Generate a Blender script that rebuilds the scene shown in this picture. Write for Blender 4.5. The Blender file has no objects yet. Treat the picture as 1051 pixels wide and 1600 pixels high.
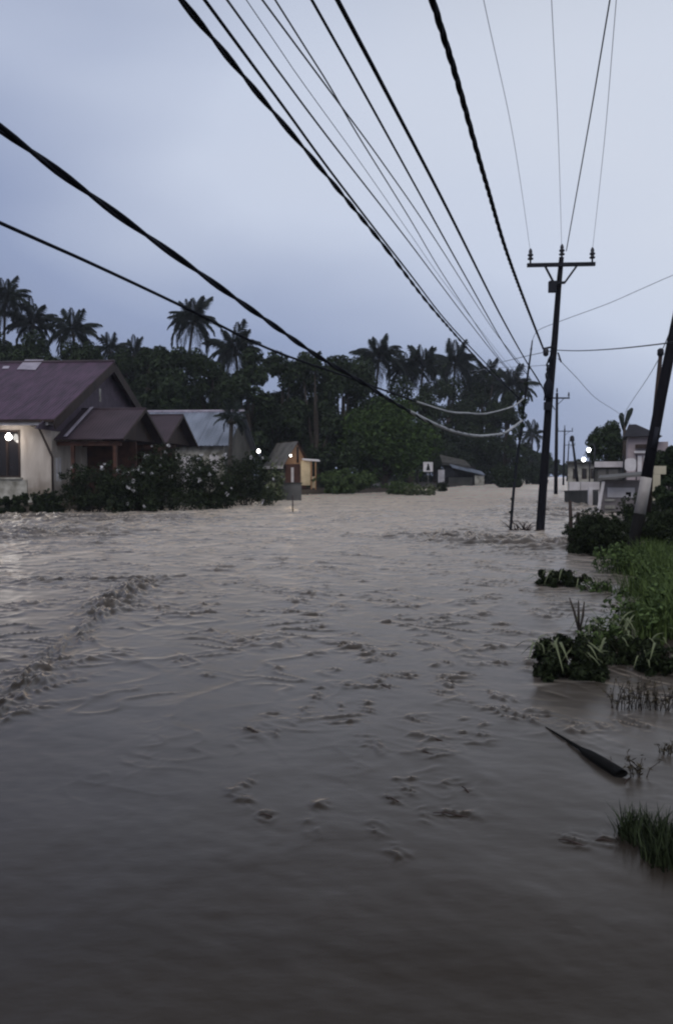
import bpy, math, random
import numpy as np
from mathutils import Vector, Matrix

random.seed(11)
rng = np.random.default_rng(11)
scene = bpy.context.scene
col = scene.collection

# ------------------------------------------------------------------ camera
CAM_H = 2.0                      # metres above the flood water
F = 1250.0                       # focal length in photo pixels (1051 x 1600)
CX, CY, HOR = 525.5, 800.0, 737.0
PITCH = math.atan((CY - HOR) / F)
cam_d = bpy.data.cameras.new('camera')
cam = bpy.data.objects.new('camera', cam_d)
col.objects.link(cam)
cam.location = (0, 0, CAM_H)
cam.rotation_euler = (math.pi / 2 - PITCH, 0, 0)
cam_d.sensor_fit = 'VERTICAL'
cam_d.sensor_height = 24.0
cam_d.lens = 24.0 * F / 1600.0
cam_d.clip_start = 0.05
cam_d.clip_end = 3000
scene.camera = cam

# ------------------------------------------------------------------ sky, sun, exposure
SUN_EL, SUN_AZ = math.radians(48), math.radians(205)      # behind the camera, above the cloud
world = bpy.data.worlds.new('World')
scene.world = world
world.use_nodes = True
wn, wl = world.node_tree.nodes, world.node_tree.links
wn.clear()
wo = wn.new('ShaderNodeOutputWorld')
bg = wn.new('ShaderNodeBackground'); bg.inputs['Strength'].default_value = 0.1
sky = wn.new('ShaderNodeTexSky'); sky.sky_type = 'NISHITA'; sky.sun_disc = False
sky.sun_elevation = SUN_EL; sky.sun_rotation = SUN_AZ
tc = wn.new('ShaderNodeTexCoord')
mp = wn.new('ShaderNodeMapping'); mp.inputs['Scale'].default_value = (1.1, 1.1, 2.6)
nz = wn.new('ShaderNodeTexNoise'); nz.inputs['Scale'].default_value = 1.7
nz.inputs['Detail'].default_value = 3; nz.inputs['Roughness'].default_value = 0.42
sep = wn.new('ShaderNodeSeparateXYZ')
elr = wn.new('ShaderNodeMapRange'); elr.inputs[1].default_value = 0.02; elr.inputs[2].default_value = 0.42
elr.interpolation_type = 'SMOOTHSTEP'
azr = wn.new('ShaderNodeMapRange'); azr.inputs[1].default_value = -0.45; azr.inputs[2].default_value = 0.45
azr.inputs[3].default_value = -0.20; azr.inputs[4].default_value = 0.50
add1 = wn.new('ShaderNodeMath'); add1.operation = 'MULTIPLY_ADD'; add1.inputs[1].default_value = 0.58
add2 = wn.new('ShaderNodeMath'); add2.operation = 'MULTIPLY_ADD'; add2.inputs[1].default_value = 0.62
ramp = wn.new('ShaderNodeValToRGB')
ramp.color_ramp.interpolation = 'LINEAR'
e = ramp.color_ramp.elements
e[0].position = 0.22; e[0].color = (0.215, 0.255, 0.39, 1)      # ramp runs over 0 .. 1.5 of the sum
e[1].position = 0.80; e[1].color = (0.60, 0.645, 0.745, 1)
m_ = e.new(0.42); m_.color = (0.275, 0.328, 0.49, 1)
m_ = e.new(0.63); m_.color = (0.545, 0.60, 0.73, 1)
half = wn.new('ShaderNodeMath'); half.operation = 'MULTIPLY'; half.inputs[1].default_value = 1 / 1.5
sc10 = wn.new('ShaderNodeVectorMath'); sc10.operation = 'SCALE'; sc10.inputs['Scale'].default_value = 10.0
mixw = wn.new('ShaderNodeMix'); mixw.data_type = 'RGBA'; mixw.inputs[0].default_value = 0.94
wl.new(tc.outputs['Generated'], mp.inputs['Vector'])
wl.new(mp.outputs['Vector'], nz.inputs['Vector'])
wl.new(tc.outputs['Generated'], sep.inputs[0])
wl.new(sep.outputs['Z'], elr.inputs[0])
wl.new(sep.outputs['X'], azr.inputs[0])
wl.new(elr.outputs[0], add1.inputs[0]); wl.new(azr.outputs[0], add1.inputs[2])
wl.new(nz.outputs[0], add2.inputs[0]); wl.new(add1.outputs[0], add2.inputs[2])
wl.new(add2.outputs[0], half.inputs[0]); wl.new(half.outputs[0], ramp.inputs[0])
dim = wn.new('ShaderNodeMapRange'); dim.interpolation_type = 'SMOOTHSTEP'      # dimming added towards the zenith, to darken near water and trees
dim.inputs[1].default_value = 0.42; dim.inputs[2].default_value = 0.74; dim.inputs[3].default_value = 10.0; dim.inputs[4].default_value = 5.2
wl.new(sep.outputs['Z'], dim.inputs[0]); wl.new(dim.outputs[0], sc10.inputs['Scale'])
wl.new(ramp.outputs[0], sc10.inputs[0])
wl.new(sky.outputs[0], mixw.inputs[6]); wl.new(sc10.outputs[0], mixw.inputs[7])
wl.new(mixw.outputs[2], bg.inputs['Color'])
wl.new(bg.outputs[0], wo.inputs['Surface'])

sun_d = bpy.data.lights.new('sun', 'SUN')
sun_d.energy = 1.0
sun_d.angle = math.radians(40)
sun_d.color = (1.0, 0.95, 0.9)
sun = bpy.data.objects.new('sun', sun_d)
col.objects.link(sun)
sdir = Vector((math.sin(SUN_AZ) * math.cos(SUN_EL), math.cos(SUN_AZ) * math.cos(SUN_EL), math.sin(SUN_EL)))
sun.rotation_euler = sdir.to_track_quat('Z', 'Y').to_euler()

vs = scene.view_settings
vs.view_transform = 'Standard'; vs.look = 'None'; vs.exposure = 0.12; vs.gamma = 1.0
vs.use_curve_mapping = False
scene.cycles.use_denoising = True
scene.cycles.filter_width = 2.2
scene.cycles.max_bounces = 6
scene.cycles.volume_bounces = 0

# ------------------------------------------------------------------ helpers: pixels of the photo -> places
cp, sp_ = math.cos(PITCH), math.sin(PITCH)
def ray(px, py):
    a, b = (px - CX) / F, (CY - py) / F
    return Vector((a, cp + b * sp_, b * cp - sp_))
def P(px, py, Y):
    d = ray(px, py); return Vector((0, 0, CAM_H)) + d * (Y / d.y)
def G(px, py, z=0.0):
    d = ray(px, py); return Vector((0, 0, CAM_H)) + d * ((z - CAM_H) / d.z)
class Frame:
    """a house's own axes: x along its front, y away from the viewer, z up"""
    def __init__(s, ox, oy, deg):
        s.o = Vector((ox, oy, 0)); s.a = math.radians(deg)
        s.M = Matrix.Rotation(s.a, 3, 'Z'); s.Mi = s.M.transposed()
    def hit(s, px, py, ly):
        o = s.Mi @ (Vector((0, 0, CAM_H)) - s.o); d = s.Mi @ ray(px, py)
        t = (ly - o.y) / d.y; return o + d * t
    def hitx(s, px, py, lx):
        o = s.Mi @ (Vector((0, 0, CAM_H)) - s.o); d = s.Mi @ ray(px, py)
        t = (lx - o.x) / d.x; return o + d * t

# ------------------------------------------------------------------ helpers: materials
MATS = {}
def mat(name, c1, c2=None, rough=0.8, scale=3.0, metal=0.0, bump=0.0, island=False, spec=0.3, stretch=(1, 1, 1), detail=4):
    if name in MATS: return MATS[name]
    m = bpy.data.materials.new(name); m.use_nodes = True
    nt = m.node_tree; b = nt.nodes['Principled BSDF']
    b.inputs['Roughness'].default_value = rough
    b.inputs['Metallic'].default_value = metal
    b.inputs['Specular IOR Level'].default_value = spec
    if c2 is None: c2 = tuple(x * 0.6 for x in c1)
    t = nt.nodes.new('ShaderNodeTexCoord')
    mpn = nt.nodes.new('ShaderNodeMapping'); mpn.inputs['Scale'].default_value = stretch
    n = nt.nodes.new('ShaderNodeTexNoise'); n.inputs['Scale'].default_value = scale; n.inputs['Detail'].default_value = detail
    r = nt.nodes.new('ShaderNodeValToRGB')
    r.color_ramp.elements[0].position = 0.3; r.color_ramp.elements[1].position = 0.7
    r.color_ramp.elements[0].color = (*c2, 1); r.color_ramp.elements[1].color = (*c1, 1)
    nt.links.new(t.outputs['Object'], mpn.inputs[0]); nt.links.new(mpn.outputs[0], n.inputs['Vector'])
    fac = n.outputs[0]
    if island:
        g = nt.nodes.new('ShaderNodeNewGeometry')
        mx = nt.nodes.new('ShaderNodeMath'); mx.operation = 'MULTIPLY_ADD'; mx.inputs[1].default_value = 0.55
        h = nt.nodes.new('ShaderNodeMath'); h.operation = 'MULTIPLY'; h.inputs[1].default_value = 0.5
        nt.links.new(n.outputs[0], h.inputs[0])
        nt.links.new(g.outputs['Random Per Island'], mx.inputs[0]); nt.links.new(h.outputs[0], mx.inputs[2])
        fac = mx.outputs[0]
    nt.links.new(fac, r.inputs[0]); nt.links.new(r.outputs[0], b.inputs['Base Color'])
    if bump:
        bp = nt.nodes.new('ShaderNodeBump'); bp.inputs['Strength'].default_value = bump; bp.inputs['Distance'].default_value = 0.03
        n2 = nt.nodes.new('ShaderNodeTexNoise'); n2.inputs['Scale'].default_value = scale * 6; n2.inputs['Detail'].default_value = 5
        nt.links.new(mpn.outputs[0], n2.inputs['Vector'])
        nt.links.new(n2.outputs[0], bp.inputs['Height']); nt.links.new(bp.outputs[0], b.inputs['Normal'])
    MATS[name] = m
    return m
def stain(m, colr, z0, z1, scale=2.0):
    '''a tide mark with a ragged edge: colr below z0, fading out at z1 (the thing's own height)'''
    nt = m.node_tree; b = nt.nodes['Principled BSDF']; src = b.inputs['Base Color'].links[0].from_socket
    t = nt.nodes.new('ShaderNodeTexCoord'); sp = nt.nodes.new('ShaderNodeSeparateXYZ'); n = nt.nodes.new('ShaderNodeTexNoise'); n.inputs['Scale'].default_value = scale; n.inputs['Detail'].default_value = 6
    ma = nt.nodes.new('ShaderNodeMath'); ma.operation = 'MULTIPLY_ADD'; ma.inputs[1].default_value = 1.3
    mr = nt.nodes.new('ShaderNodeMapRange'); mr.inputs[1].default_value = z0 + 0.65; mr.inputs[2].default_value = z1 + 0.65; mr.inputs[3].default_value = 0.8; mr.inputs[4].default_value = 0.0
    mx = nt.nodes.new('ShaderNodeMix'); mx.data_type = 'RGBA'; mx.inputs[7].default_value = (*colr, 1)
    L = nt.links.new
    L(t.outputs['Object'], sp.inputs[0]); L(t.outputs['Object'], n.inputs['Vector']); L(n.outputs[0], ma.inputs[0]); L(sp.outputs['Z'], ma.inputs[2]); L(ma.outputs[0], mr.inputs[0])
    L(mr.outputs[0], mx.inputs[0]); L(src, mx.inputs[6]); L(mx.outputs[2], b.inputs['Base Color'])
def emit(name, c, s):
    if name in MATS: return MATS[name]
    m = bpy.data.materials.new(name); m.use_nodes = True
    b = m.node_tree.nodes['Principled BSDF']
    b.inputs['Emission Color'].default_value = (*c, 1); b.inputs['Emission Strength'].default_value = s
    b.inputs['Base Color'].default_value = (0.8, 0.8, 0.8, 1)
    MATS[name] = m
    return m

M_ROOF = mat('maroon_roof', (0.100, 0.055, 0.092), (0.046, 0.028, 0.043), 0.55, 1.1, bump=0.15, stretch=(3, 0.6, 1))
M_ROOF2 = mat('brown_roof', (0.068, 0.046, 0.058), (0.045, 0.03, 0.038), 0.6, 1.0, bump=0.15)
M_PATCH = mat('pale_roof_sheet', (0.42, 0.38, 0.45), (0.25, 0.22, 0.27), 0.5, 2.0)
M_ZINC = mat('zinc_roof', (0.24, 0.27, 0.34), (0.13, 0.15, 0.19), 0.5, 0.6, spec=0.5, stretch=(2, 0.5, 1))
M_WALLW = mat('cream_plaster', (0.62, 0.56, 0.50), (0.34, 0.29, 0.25), 0.85, 1.1, bump=0.2, stretch=(1.5, 1.5, 0.4))
stain(M_WALLW, (0.17, 0.14, 0.11), 0.9, 1.7)
M_STAIN = mat('stained_plaster', (0.50, 0.48, 0.43), (0.16, 0.15, 0.12), 0.9, 2.2, bump=0.3)
M_WHITE = mat('white_paint', (0.72, 0.69, 0.70), (0.52, 0.49, 0.50), 0.7, 1.5)
M_DARKWOOD = mat('dark_wood', (0.05, 0.03, 0.024), (0.022, 0.014, 0.012), 0.7, 4, bump=0.2, stretch=(1, 1, 0.2))
M_REDWOOD = mat('reddish_board', (0.11, 0.05, 0.035), (0.05, 0.025, 0.02), 0.8, 2.5, bump=0.2)
M_TAN = mat('tan_board', (0.46, 0.27, 0.15), (0.28, 0.15, 0.08), 0.8, 2.0, bump=0.2)
M_CREAMB = mat('cream_board', (0.66, 0.56, 0.38), (0.45, 0.37, 0.24), 0.8, 1.6)
M_GREYC = mat('grey_concrete', (0.17, 0.165, 0.16), (0.08, 0.08, 0.075), 0.9, 1.2, bump=0.3)
M_DARKC = mat('dark_concrete', (0.085, 0.085, 0.08), (0.045, 0.045, 0.042), 0.9, 1.2, bump=0.3)
M_PINK = mat('pinkish_plaster', (0.46, 0.39, 0.40), (0.32, 0.27, 0.28), 0.85, 1.0)
M_YELW = mat('pale_yellow_plaster', (0.60, 0.55, 0.42), (0.42, 0.38, 0.28), 0.85, 1.0)
M_GLASS = mat('dark_pane', (0.018, 0.014, 0.013), (0.01, 0.008, 0.008), 0.12, 2.0, spec=0.5)
M_CURT = mat('brown_curtain', (0.07, 0.048, 0.04), (0.03, 0.02, 0.018), 0.9, 6, stretch=(4, 1, 0.3))
M_STEEL = mat('dark_steel', (0.022, 0.023, 0.031), (0.012, 0.013, 0.018), 0.7, 2.0, spec=0.15)
M_POLEC = mat('weathered_pole', (0.017, 0.0165, 0.021), (0.008, 0.008, 0.011), 0.85, 1.5, bump=0.2, stretch=(1, 1, 0.3), spec=0.08)
M_CERAM = mat('dark_porcelain', (0.022, 0.022, 0.03), (0.014, 0.014, 0.02), 0.4, 4, spec=0.4)
M_CABLE = mat('black_cable', (0.013, 0.015, 0.023), (0.008, 0.009, 0.014), 0.75, 5, spec=0.12)
M_WCABLE = mat('weathered_cable', (0.05, 0.052, 0.062), (0.03, 0.03, 0.04), 0.45, 1.5, spec=0.5)
M_SKYREFL = mat('cable_sky_reflection', (0.42, 0.42, 0.42), (0.22, 0.22, 0.23), 0.4, 1.5, spec=0.5)  # pale tone that paints the sky's reflection on a cable
M_THIN = mat('thin_bare_wire', (0.20, 0.22, 0.28), (0.14, 0.155, 0.2), 0.5, 2)
M_BAND = mat('white_band', (0.42, 0.39, 0.37), (0.26, 0.24, 0.23), 0.8, 3)
M_BLACKB = mat('black_band', (0.012, 0.011, 0.011), (0.007, 0.007, 0.007), 0.9, 3, spec=0.1)
M_BARK = mat('bark', (0.06, 0.048, 0.038), (0.03, 0.024, 0.02), 0.95, 3, bump=0.5)
M_PALMT = mat('palm_trunk', (0.075, 0.066, 0.058), (0.035, 0.03, 0.027), 0.95, 3, bump=0.5, stretch=(1, 1, 5))
def leafm(name, c1, c2): return mat(name, c1, c2, 0.7, 0.45, island=True, spec=0.12)
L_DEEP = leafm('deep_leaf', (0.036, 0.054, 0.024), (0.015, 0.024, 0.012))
L_MID = leafm('mid_leaf', (0.060, 0.100, 0.026), (0.024, 0.044, 0.013))
L_PALM = leafm('palm_leaf', (0.026, 0.036, 0.028), (0.010, 0.014, 0.012))
L_BUSH = leafm('bush_leaf', (0.036, 0.050, 0.022), (0.008, 0.012, 0.006))
L_HEDGE = leafm('hedge_leaf', (0.105, 0.155, 0.055), (0.03, 0.05, 0.018))
L_GRASS = leafm('grass_blade', (0.092, 0.135, 0.040), (0.034, 0.056, 0.018))
L_STRAP = leafm('strap_leaf', (0.20, 0.22, 0.13), (0.05, 0.07, 0.03))
L_DRY = leafm('dry_leaf', (0.09, 0.075, 0.045), (0.03, 0.024, 0.016))
M_FLOWER = mat('white_flower', (0.78, 0.76, 0.78), (0.5, 0.48, 0.5), 0.7, 3, island=True)
M_SOIL = mat('wet_soil', (0.055, 0.043, 0.033), (0.028, 0.022, 0.017), 0.7, 0.8, bump=0.5)

# ------------------------------------------------------------------ helpers: meshes and things
def tag(o, label=None, cat=None, group=None, kind=None):
    if label: o['label'] = label
    if cat: o['category'] = cat
    if group: o['group'] = group
    if kind: o['kind'] = kind
    return o
def thing(name, loc, label, cat, group=None, rz=0.0):
    o = bpy.data.objects.new(name, None); col.objects.link(o)
    o.empty_display_size = 0.2
    o.location = loc; o.rotation_euler = (0, 0, rz)
    return tag(o, label, cat, group)
def link(name, me, m, parent=None, loc=(0, 0, 0), rot=None):
    if m is not None and not me.materials: me.materials.append(m)
    o = bpy.data.objects.new(name, me); col.objects.link(o)
    o.parent = parent; o.location = loc
    if rot is not None: o.rotation_euler = rot
    return o
def npmesh(name, V, Q, smooth=False):
    """V (n,3), Q (m,4) or (m,3) arrays"""
    me = bpy.data.meshes.new(name)
    V = np.asarray(V, dtype=np.float32); Q = np.asarray(Q, dtype=np.int32)
    k = Q.shape[1]
    me.vertices.add(len(V)); me.vertices.foreach_set('co', V.ravel())
    me.loops.add(Q.size); me.loops.foreach_set('vertex_index', Q.ravel())
    me.polygons.add(len(Q))
    me.polygons.foreach_set('loop_start', np.arange(0, Q.size, k, dtype=np.int32))
    me.polygons.foreach_set('loop_total', np.full(len(Q), k, dtype=np.int32))
    if smooth: me.polygons.foreach_set('use_smooth', np.ones(len(Q), dtype=bool))
    me.update(calc_edges=True); me.validate()
    return me
class MB:
    def __init__(s): s.v = []; s.f = []; s.sm = []
    def hexa(s, p):
        n = len(s.v); s.v += [tuple(q) for q in p]
        for q in ((0, 3, 2, 1), (4, 5, 6, 7), (0, 1, 5, 4), (1, 2, 6, 5), (2, 3, 7, 6), (3, 0, 4, 7)):
            s.f.append(tuple(n + i for i in q)); s.sm.append(False)
        return s
    def box(s, x0, x1, y0, y1, z0, z1):
        return s.hexa([(x0, y0, z0), (x1, y0, z0), (x1, y1, z0), (x0, y1, z0), (x0, y0, z1), (x1, y0, z1), (x1, y1, z1), (x0, y1, z1)])
    def bar(s, a, b, w, h):
        a, b = Vector(a), Vector(b); d = (b - a).normalized()
        u = d.cross(Vector((0, 0, 1)))
        if u.length < 1e-3: u = Vector((1, 0, 0))
        u.normalize(); n = u.cross(d).normalized()
        u *= w / 2; n *= h / 2
        return s.hexa([a - u - n, a + u - n, a + u + n, a - u + n, b - u - n, b + u - n, b + u + n, b - u + n])
    def tube(s, pts, rad, n=8, caps=True, smooth=True):
        pts = [Vector(p) for p in pts]
        if not hasattr(rad, '__len__'): rad = [rad] * len(pts)
        base = len(s.v); prev = None
        for i, p in enumerate(pts):
            t = (pts[min(i + 1, len(pts) - 1)] - pts[max(i - 1, 0)]).normalized()
            if prev is None:
                u = t.cross(Vector((0, 0, 1)))
                if u.length < 1e-3: u = Vector((1, 0, 0))
            else: u = prev - t * prev.dot(t)
            u.normalize(); w = t.cross(u); prev = u
            for k in range(n):
                a = 2 * math.pi * k / n
                s.v.append(tuple(p + (u * math.cos(a) + w * math.sin(a)) * rad[i]))
        for i in range(len(pts) - 1):
            for k in range(n):
                s.f.append((base + i * n + k, base + i * n + (k + 1) % n, base + (i + 1) * n + (k + 1) % n, base + (i + 1) * n + k)); s.sm.append(smooth)
        if caps:
            s.f.append(tuple(base + k for k in range(n))[::-1]); s.sm.append(False)
            s.f.append(tuple(base + (len(pts) - 1) * n + k for k in range(n))); s.sm.append(False)
        return s
    def lathe(s, prof, c=(0, 0, 0), n=12, axis=None):
        pts = [Vector(c) + (Vector(axis) if axis else Vector((0, 0, 1))) * z for z, r in prof]
        return s.tube(pts, [r for z, r in prof], n)
    def prism(s, poly, off):
        """poly: list of 3d points (planar), off: extrude vector"""
        n = len(s.v); k = len(poly); off = Vector(off)
        s.v += [tuple(Vector(p)) for p in poly] + [tuple(Vector(p) + off) for p in poly]
        s.f.append(tuple(range(n, n + k))); s.f.append(tuple(range(n + 2 * k - 1, n + k - 1, -1)))
        s.sm += [False, False]
        for i in range(k):
            j = (i + 1) % k
            s.f.append((n + i, n + k + i, n + k + j, n + j)); s.sm.append(False)
        return s
    def slab(s, a, b, c, d, ribs=24, amp=0.025, th=0.05, rows=3):
        """corrugated sheet a-b eave, d-c ridge (a under d), rib lines run from eave to ridge"""
        a, b, c, d = map(Vector, (a, b, c, d))
        nrm = (b - a).cross(d - a).normalized()
        if nrm.z < 0: nrm = -nrm
        nx = ribs * 2
        for layer in (0, 1):
            base = len(s.v)
            for j in range(rows + 1):
                for i in range(nx + 1):
                    u, v = i / nx, j / rows
                    p = a.lerp(b, u).lerp(d.lerp(c, u), v) + nrm * (amp * (1 if i % 2 else -1) - th * layer)
                    s.v.append(tuple(p))
            for j in range(rows):
                for i in range(nx):
                    q = (base + j * (nx + 1) + i, base + j * (nx + 1) + i + 1, base + (j + 1) * (nx + 1) + i + 1, base + (j + 1) * (nx + 1) + i)
                    s.f.append(q if layer == 0 else q[::-1]); s.sm.append(False)
        N = (rows + 1) * (nx + 1); b0 = len(s.v) - 2 * N
        rim = [i for i in range(nx + 1)] + [(j) * (nx + 1) + nx for j in range(1, rows + 1)] + [rows * (nx + 1) + i for i in range(nx - 1, -1, -1)] + [j * (nx + 1) for j in range(rows - 1, 0, -1)]
        for i in range(len(rim)):
            p, q = rim[i], rim[(i + 1) % len(rim)]
            s.f.append((b0 + p, b0 + N + p, b0 + N + q, b0 + q)); s.sm.append(False)
        return s
    def mesh(s, name):
        me = bpy.data.meshes.new(name); me.from_pydata(s.v, [], s.f)
        me.polygons.foreach_set('use_smooth', s.sm); me.update(); me.validate()
        return me
    def build(s, name, m, parent=None, loc=(0, 0, 0), rot=None):
        return link(name, s.mesh(name), m, parent, loc, rot)

def leaves(n, clumps, size, up=0.35, aspect=0.45, squash=1.0):
    """leaf-sized diamonds gathered in clumps; clumps: (m,4) x y z r"""
    clumps = np.asarray(clumps, dtype=float)
    w = clumps[:, 3] ** 2; idx = rng.choice(len(clumps), n, p=w / w.sum())
    d = rng.normal(size=(n, 3)); d /= np.linalg.norm(d, axis=1)[:, None]
    r = clumps[idx, 3] * rng.uniform(0.25, 1.0, n) ** 0.5
    c = clumps[idx, :3] + d * r[:, None] * np.array([1, 1, squash])
    nr = d * 0.7 + rng.normal(size=(n, 3)) * 0.6 + np.array([0, 0, up]); nr /= np.linalg.norm(nr, axis=1)[:, None]
    t = rng.normal(size=(n, 3)) + d * 0.5; t -= nr * (t * nr).sum(1)[:, None]; t /= np.linalg.norm(t, axis=1)[:, None]
    b = np.cross(nr, t)
    L = size * rng.uniform(0.6, 1.4, n)[:, None]; W = L * aspect
    V = np.stack([c - t * L * 0.5, c + b * W * 0.5 + nr * L * 0.08, c + t * L * 0.5 - nr * L * 0.1, c - b * W * 0.5 + nr * L * 0.08], 1).reshape(-1, 3)
    Q = np.arange(4 * n).reshape(-1, 4)
    return V, Q
def shell(n, rx, ry, rz, rc, zc=0.0, low=-0.9):
    """clump centres through an uneven ellipsoid"""
    out = []
    while len(out) < n:
        d = rng.normal(size=3); d /= np.linalg.norm(d)
        if d[2] < low: continue
        k = rng.uniform(0.35, 1.0) ** 0.6
        out.append([d[0] * rx * k, d[1] * ry * k, zc + d[2] * rz * k, rc * rng.uniform(0.6, 1.3)])
    return out

# ------------------------------------------------------------------ the ground under and beside the flood
LB = [(-200, -90), (0, -26), (36.8, -16.2), (47, -8.5), (60, -6.0), (71, -1.5), (75, 4.2), (90, 9.8), (100, 13.5), (125, 24), (192, 45), (320, 88)]
RB = [(-200, -60), (0, 0.9), (5, 1.75), (8, 2.3), (14, 4.3), (19, 5.9), (27, 8.4), (40, 12.3), (52, 16), (90, 28), (200, 61), (320, 97)]
def lb(y): return np.interp(y, [a for a, b in LB], [b for a, b in LB])
def rb(y): return np.interp(y, [a for a, b in RB], [b for a, b in RB])
def ground_z(x, y):
    sl = lb(y) - x; sr = x - rb(y)
    z = -0.75 + np.clip(sl * 0.3 + 0.6, 0, 1.1)
    z = np.maximum(z, -0.75 + np.clip((sr - 0.9 - 0.25 * np.clip(8 - y, 0, 8)) * 0.5 + 0.66, 0, 0.80 + np.clip(sr, 0, 12) * 0.02))
    return z + 0.05 * np.sin(x * 1.7 + 1.3 * np.sin(y * 0.9)) * np.sin(y * 1.3 + x * 0.4)
ys = np.concatenate([np.linspace(-280, -5, 40), np.linspace(-4, 60, 200), np.linspace(62, 320, 110)])
xs = np.concatenate([np.linspace(-340, -31, 60), np.linspace(-30, 40, 220), np.linspace(42, 340, 60)])
gx, gy = np.meshgrid(xs, ys)
V = np.stack([gx, gy, ground_z(gx, gy)], -1).reshape(-1, 3)
nx_ = len(xs); ii = np.arange((len(ys) - 1) * nx_).reshape(len(ys) - 1, nx_)[:, :-1].ravel()
Q = np.stack([ii, ii + 1, ii + nx_ + 1, ii + nx_], 1)
tag(link('ground', npmesh('ground', V, Q, True), M_SOIL), 'dark muddy ground along both banks of the flood', None, None, 'structure')

# ------------------------------------------------------------------ flood water
def vnoise(x, y, seed):
    r = np.random.default_rng(seed); T = r.random((256, 256))
    xi = np.floor(x).astype(int); yi = np.floor(y).astype(int); fx = x - xi; fy = y - yi
    fx = fx * fx * (3 - 2 * fx); fy = fy * fy * (3 - 2 * fy)
    g = lambda a, b: T[a & 255, b & 255]
    return (g(xi, yi) * (1 - fx) * (1 - fy) + g(xi + 1, yi) * fx * (1 - fy) + g(xi, yi + 1) * (1 - fx) * fy + g(xi + 1, yi + 1) * fx * fy) - 0.5
rows = np.concatenate([np.linspace(-270, 0, 28), np.linspace(0.3, 1.7, 20), 1.75 * np.exp(np.arange(0, 760) * 0.0042), 1.75 * math.exp(760 * 0.0042) * np.exp(np.arange(1, 300) * 0.0075)])
rows = np.concatenate([rows[rows < 235], [260, 300]])
s_in = np.concatenate([np.linspace(-1.1, -0.56, 90)[:-1], np.linspace(-0.56, 0.52, 440), np.linspace(0.52, 1.1, 90)[1:]])
outer = np.array([0.7, 0.85, 1.1, 1.6, 2.5])
WX, WY = [], []
for y in rows:
    k = max(abs(y), 2.2)
    xi = s_in * k
    far = 1.1 * k + (330 - 1.1 * k) * np.array([0.01, 0.03, 0.1, 0.3, 1.0])
    WX.append(np.concatenate([-far[::-1], xi, far])); WY.append(np.full(len(s_in) + 10, y))
WX = np.array(WX); WY = np.array(WY)
def gnoise(x, y, seed):
    r = np.random.default_rng(seed); A = r.random((256, 256)) * 2 * math.pi
    gx_, gy_ = np.cos(A), np.sin(A)
    xi = np.floor(x).astype(int); yi = np.floor(y).astype(int); fx = x - xi; fy = y - yi
    u = fx ** 3 * (fx * (fx * 6 - 15) + 10); v = fy ** 3 * (fy * (fy * 6 - 15) + 10)
    def d(a, b, p, q): return gx_[a & 255, b & 255] * p + gy_[a & 255, b & 255] * q
    return (d(xi, yi, fx, fy) * (1 - u) * (1 - v) + d(xi + 1, yi, fx - 1, fy) * u * (1 - v) + d(xi, yi + 1, fx, fy - 1) * (1 - u) * v + d(xi + 1, yi + 1, fx - 1, fy - 1) * u * v) * 1.4
def sstep(a, b, x): t_ = np.clip((x - a) / (b - a), 0, 1); return t_ * t_ * (3 - 2 * t_)
def crest(x, y, fx, fy, seed, p=5):
    """short-crested ripples: sharp broken ridges that run across the current"""
    wx = gnoise(x * fx * 0.5, y * fy * 0.4, seed + 40) * 0.6
    return np.clip(1 - np.abs(gnoise(x * fx + wx, y * fy + wx, seed)) * 2.2, 0, 1) ** p
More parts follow.
